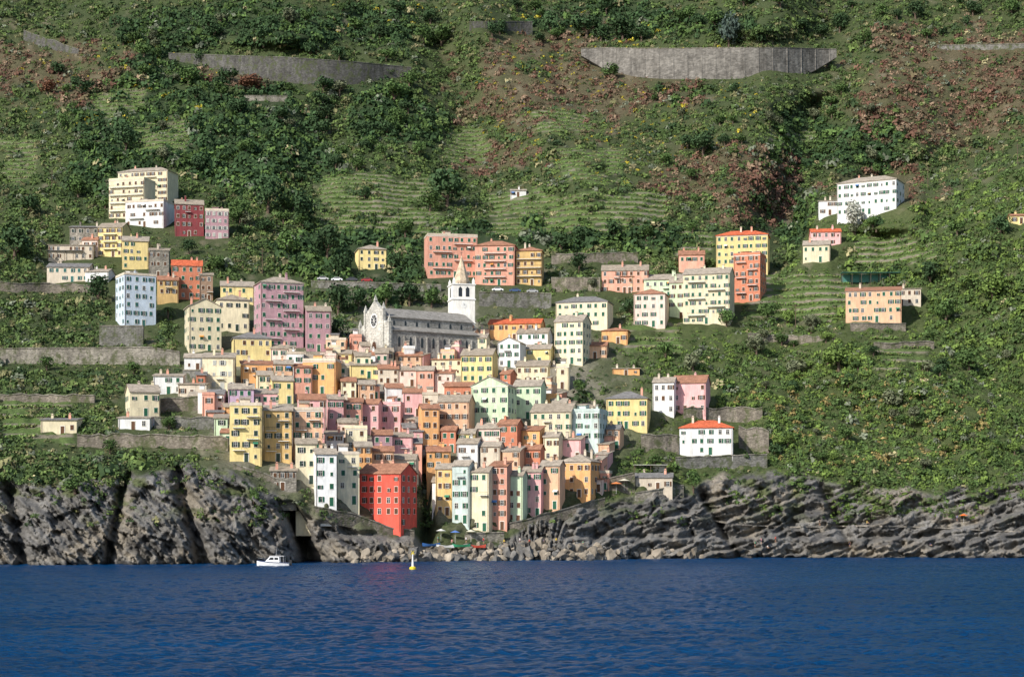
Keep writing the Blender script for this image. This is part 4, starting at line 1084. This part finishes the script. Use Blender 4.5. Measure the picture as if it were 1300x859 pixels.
m = MB(); m.tube([(0, 0, .7), (0, 0, 2.2), (0, 0, 3.4)], [.28, .16, .09], 8); put('mast', m.me('mast', [whitep]), bu)
m = MB(); m.box(-.32, .32, -.05, .05, 3.4, 3.52).tube([(-.3, 0, 3.2), (.3, 0, 4.0)], [.06, .06], 5).tube([(.3, 0, 3.2), (-.3, 0, 4.0)], [.06, .06], 5); put('topmark', m.me('topmark', [mat_plain('buoy_yellow', (.72, .55, .03))]), bu)

# ------------------------------------------------------------------ parked cars
def car_meshes():
    pr = [(-2.05, .35), (-2.1, .75), (-1.95, .95), (-1.35, 1.0), (-.95, 1.42), (.75, 1.45), (1.35, .98), (1.95, .85), (2.1, .6), (2.05, .3)]
    m = MB(); m.ext(pr, -.82, .82, 'y'); g_ = MB(); g_.ext([(-1.2, 1.02), (-.88, 1.36), (.70, 1.39), (1.15, 1.02)], -.835, .835, 'y'); w_ = MB(); w_.tube([(0, -.1, 0), (0, .1, 0)], [.33, .33], 14)
    return m, g_, w_
cb_, cg_, cw_ = car_meshes(); CG = cg_.me('car_window', [glass]); CW = cw_.me('wheel', [iron])
for (x, y, c, nm, lb) in [(410, 356, (.5, .5, .5), 'silver', 'silver parked car at the left end of the upper road'), (428, 357, (.75, .75, .75), 'white', 'white parked car second on the upper road'),
    (447, 357, (.05, .05, .06), 'black', 'black parked car third on the upper road'), (466, 358, (.35, .03, .03), 'red', 'dark red parked car on the upper road'),
    (632, 370, (.7, .7, .7), 'white', 'white parked car on the road right of the bell tower'), (654, 371, (.05, .09, .2), 'blue', 'dark blue parked car on the road right of the bell tower'),
    (676, 372, (.4, .4, .4), 'grey', 'grey parked car on the road right of the bell tower')]:
    p = at(x, y, DS(x, y+8)+.8); r = root('parked_car', p, RN.uniform(-.08, .08), lb, 'car')
    put('body', cb_.me('body', [mat_plain('carpaint_'+nm, c, .3, 0, .5)]), r); put('window', CG, r)
    for ax_ in (-1.3, 1.3):
        for ay_ in (-.75, .75): put('wheel', CW, r, (ax_, ay_, .33))

# ------------------------------------------------------------------ utility poles, pergola, umbrellas
def pole(px, py, h, label):
    p = at(px, py); r = root('utility_pole', p, 0, label, 'utility pole')
    m = MB(); m.tube([(0, 0, -1), (0, 0, h)], [.16, .10], 7); put('post', m.me('post', [bark]), r)
    m = MB(); m.box(-1.2, 1.2, -.06, .06, h-.9, h-.75).box(-.9, .9, -.06, .06, h-1.7, h-1.55); put('crossarm', m.me('crossarm', [bark]), r)
pole(1178, 238, 9, 'wooden utility pole on the right ridge beyond the villa'); pole(1292, 208, 8, 'wooden utility pole at the right edge of the ridge')
pole(66, 242, 9, 'wooden utility pole on the left slope above the villa'); pole(333, 348, 10, 'tall pole behind the mauve apartment roof'); pole(1010, 415, 8, 'utility pole on the slope below the burnt orange house')
def pergola(x0, x1, yt, yb, label, c):
    Y = DS((x0+x1)/2, yb)-2; s = Y/F; r = root('pergola', ((x0-650)*s, Y, CH+(PH-yb)*s), 0, label, 'pergola'); W = (x1-x0)*s; h = (yb-yt)*s
    n_ = int(W/3)
    for k in range(n_+1):
        for yy in (0, 3): m = MB(); m.box(k*W/n_-.07, k*W/n_+.07, yy, yy+.14, -2.5, h); put('post', m.me('post', [bark]), r)
    m = MB(); m.box(-.3, W+.3, -.3, 3.4, h+.002, h+.12); put('roof_netting', m.me('roof_netting', [mat_plain('net_'+label[:5], c, .9)]), r)
    m = MB(); m.box(0, W, 3.2, 3.25, h*.1, h*.95); put('side_netting', m.me('side_netting', [mat_plain('net_'+label[:5], c, .9)]), r)
pergola(1070, 1165, 346, 358, 'green netted pergola above the terracotta orange house', (.07, .20, .17))
pergola(806, 846, 590, 600, 'white canopied pergola over the cliff edge bar', (.6, .58, .52))
pergola(60, 104, 318, 330, 'grey canopied pergola on the low wide beige house terrace', (.3, .3, .3))
def umbrella(px, py, c, nm, label, sz_=1.3):
    p = at(px, py); p.y -= 1.2; r = root('beach_umbrella', p, 0, label, 'umbrella')
    m = MB(); m.tube([(0, 0, -1), (0, 0, 2.2)], [.035, .03], 5); put('pole', m.me('pole', [whitep]), r)
    m = MB(); n_ = 10; m.poly([(math.cos(k*.6283)*sz_, math.sin(k*.6283)*sz_, 1.75) for k in range(n_)]+[(0, 0, 2.3)], [(k, (k+1) % n_, n_) for k in range(n_)]); put('canopy', m.me('canopy', [mat_plain('umbrella_'+nm, c, .8)]), r)
umbrella(1222, 662, (.75, .16, .03), 'orange', 'orange beach umbrella on the right cliff path'); umbrella(560, 682, (.7, .7, .65), 'white', 'white umbrella on the harbour quay, left one')
umbrella(578, 684, (.1, .2, .5), 'blue', 'blue umbrella on the harbour quay'); umbrella(598, 683, (.7, .65, .5), 'cream', 'cream umbrella on the harbour quay, right one')
umbrella(782, 622, (.75, .25, .08), 'rust', 'rust coloured umbrella left of the cliff edge bar', 1.7); umbrella(792, 618, (.7, .65, .5), 'cream', 'cream umbrella left of the cliff edge bar', 1.7)
def rowboat(px, py, rz, c, nm, label):
    p = at(px, py); p.y -= 2.0; p.z += .15; r = root('rowing_boat', p, rz, label, 'boat'); V = []; Fc = []
    for k in range(9):
        u = k/8; x = -2.3+4.6*u; hwid = .8*math.sin(math.pi*min(.97, max(.12, u*.9+.1)))**.6; zt = .65+.35*(2*u-1)**2
        V += [(x, -hwid, zt), (x, -hwid*.6, .12), (x, hwid*.6, .12), (x, hwid, zt), (x, hwid*.85, zt), (x, hwid*.5, .25), (x, -hwid*.5, .25), (x, -hwid*.85, zt)]
    for k in range(8):
        for j in range(8): Fc.append((k*8+j, k*8+(j+1) % 8, k*8+8+(j+1) % 8, k*8+8+j))
    Fc += [tuple(range(8)), tuple(range(64, 72))]
    put('hull', mesh('hull', V, Fc, [mat_plain('boat_'+nm, c, .5)]), r)
    for q in (-.9, .5): m = MB(); m.box(q-.12, q+.12, -.6, .6, .45, .5); put('bench', m.me('bench', [bark]), r)
rowboat(548, 694, .3, (.05, .15, .4), 'blue', 'blue rowing boat pulled up left on the harbour ramp'); rowboat(566, 696, -.2, (.7, .7, .68), 'white', 'white rowing boat on the harbour ramp beside the blue one')
rowboat(586, 695, .1, (.05, .3, .15), 'green', 'green rowing boat in the middle of the harbour ramp'); rowboat(606, 696, -.3, (.5, .08, .05), 'red', 'red rowing boat at the right of the harbour ramp')

# ------------------------------------------------------------------ people
def body(joints, edges, name):
    me = bpy.data.meshes.new(name); me.from_pydata([j[:3] for j in joints], edges, [])
    o = bpy.data.objects.new(name, me); COL.objects.link(o)
    md = o.modifiers.new('s', 'SKIN'); sv = me.skin_vertices[0].data
    for k, j in enumerate(joints): sv[k].radius = (j[3], j[3]*.85); sv[k].use_root = (k == 0)
    sb = o.modifiers.new('d', 'SUBSURF'); sb.levels = 1
    dg = bpy.context.evaluated_depsgraph_get(); out = bpy.data.meshes.new_from_object(o.evaluated_get(dg)); out.name = name
    bpy.data.objects.remove(o); return out
def stand(arm=.25):
    J = [(0, 0, .92, .13), (0, 0, 1.15, .12), (0, 0, 1.38, .14), (0, -.01, 1.50, .055), (0, -.02, 1.60, .09), (0, -.02, 1.70, .085),
         (-.09, 0, .86, .095), (-.11, -.02, .48, .065), (-.12, .01, .08, .045), (-.12, -.14, .03, .04), (.09, 0, .86, .095), (.11, -.02, .48, .065), (.13, .01, .08, .045), (.13, -.14, .03, .04),
         (-.19, 0, 1.40, .055), (-.26, .02, 1.12, .042), (-.26, -arm, .88, .032), (.19, 0, 1.40, .055), (.26, .02, 1.12, .042), (.26, -.08, .84, .032)]
    return J
E_ = [(0, 1), (1, 2), (2, 3), (3, 4), (4, 5), (0, 6), (6, 7), (7, 8), (8, 9), (0, 10), (10, 11), (11, 12), (12, 13), (2, 14), (14, 15), (15, 16), (2, 17), (17, 18), (18, 19)]
def sit():
    J = stand(); J = [list(j) for j in J]
    for k in range(len(J)): J[k][2] -= .80
    for k, (x, y, z) in {7: (-.12, -.42, .30), 8: (-.13, -.62, -.02), 9: (-.13, -.74, -.03), 11: (.12, -.42, .34), 12: (.14, -.58, -.02), 13: (.14, -.70, -.03), 16: (-.2, -.3, .38), 19: (.26, .18, .1)}.items(): J[k][:3] = [x, y, z]
    J[6][2] = .10; J[10][2] = .10
    return [tuple(j) for j in J]
BM = {'stand': body(stand(), E_, 'body'), 'wave': body(stand(.35), E_, 'body'), 'sit': body(sit(), E_, 'body')}
skin = mat_plain('skin', (.50, .30, .20), .6)
for me in BM.values(): me.materials.append(skin)
def person(px, py, pose, top, tn, bot, label, rz=0):
    p = at(px, py); p.y -= .8; r = root('person', p, rz, label, 'person')
    put('body', BM[pose], r); dz = -.80 if pose == 'sit' else 0
    m = MB(); m.tube([(0, 0, .95+dz), (0, 0, 1.15+dz), (0, 0, 1.38+dz), (0, 0, 1.47+dz)], [.17, .16, .2, .09], 10); put('shirt', m.me('shirt', [mat_plain('cloth_'+tn, top, .9)]), r)
    m = MB(); m.tube([(0, 0, .76+dz), (0, 0, .98+dz)], [.2, .175], 10); put('shorts', m.me('shorts', [mat_plain('cloth_'+bot, dict(navy=(.02, .03, .1), khaki=(.3, .25, .15), black=(.02, .02, .02))[bot], .9)]), r)
    m = MB(); m.tube([(0, .0, 1.62+dz), (0, .01, 1.72+dz), (0, .01, 1.78+dz)], [.11, .105, .05], 9); put('hair', m.me('hair', [mat_plain('hair_brown', (.05, .03, .02), .9)]), r)
CLO = [((.7, .7, .68), 'white'), ((.5, .04, .03), 'red'), ((.05, .12, .4), 'blue'), ((.65, .5, .05), 'yellow'), ((.03, .03, .03), 'black'), ((.05, .3, .2), 'green'), ((.6, .25, .3), 'pink')]
spots = [(660, 690, 'in the boulder heap left of the right cliff'), (672, 688, 'among the boulders below the harbour row'), (690, 692, 'at the foot of the right cliff rocks'), (706, 690, 'further right on the boulders below the cliff'),
         (727, 688, 'beneath the rough stone harbour wall'), (958, 694, 'leftmost of the group on the low right rocks'), (966, 690, 'second of the group on the low right rocks'), (974, 695, 'third of the group on the low right rocks'),
         (984, 688, 'rightmost of the group on the low right rocks'), (1214, 661, 'beside the orange umbrella'), (1100, 664, 'on the cliff footpath'), (1040, 667, 'on the cliff footpath further left'), (556, 688, 'on the harbour ramp by the blue boat'),
         (574, 688, 'on the harbour ramp by the white boat'), (592, 689, 'on the harbour ramp by the green boat'), (614, 690, 'on the harbour ramp by the red boat'), (1180, 692, 'alone on the far right rocks'), (640, 692, 'at the left end of the boulders below the harbour row'),
         (1078, 694, 'low on the right rocks below the footpath'), (740, 690, 'at the right end of the boulder heap')]
for k, (x, y, wh) in enumerate(spots):
    c, cn = CLO[k % 7]; ps = ['stand', 'sit', 'wave'][k % 3]
    person(x, y, ps, c, cn, ['navy', 'khaki', 'black'][k % 3], 'person in %s shirt %s %s' % (cn, 'sitting' if ps == 'sit' else 'standing', wh), RN.uniform(-1.2, 1.2))

# ------------------------------------------------------------------ light, sky, camera
W = bpy.data.worlds.new('World'); SC.world = W; W.use_nodes = True
n, l = W.node_tree.nodes, W.node_tree.links; sk = n.new('ShaderNodeTexSky'); sk.sky_type = 'NISHITA'; sk.sun_disc = False
sd = Vector((-.57, -.66, .60)).normalized()
sk.sun_elevation = math.asin(sd.z); sk.sun_rotation = math.atan2(sd.x, sd.y) % (2*math.pi)
l.new(sk.outputs[0], n['Background'].inputs[0]); n['Background'].inputs[1].default_value = .15
sun = bpy.data.lights.new('sun', 'SUN'); sun.energy = 5.0; sun.angle = math.radians(.5); sun.color = (1, .96, .895)
so = bpy.data.objects.new('sun', sun); COL.objects.link(so); so.rotation_euler = (-sd).to_track_quat('-Z', 'Y').to_euler()
cam = bpy.data.cameras.new('camera'); co = bpy.data.objects.new('camera', cam); COL.objects.link(co)
co.location = (0, 0, CH); co.rotation_euler = (math.radians(90), 0, 0); cam.sensor_width = 36; cam.lens = F/1300*36
cam.shift_y = (PH-429.5)/1300; cam.clip_end = 12000; cam.clip_start = 1
SC.camera = co
SC.view_settings.view_transform = 'Standard'; SC.view_settings.look = 'None'; SC.view_settings.exposure = 0
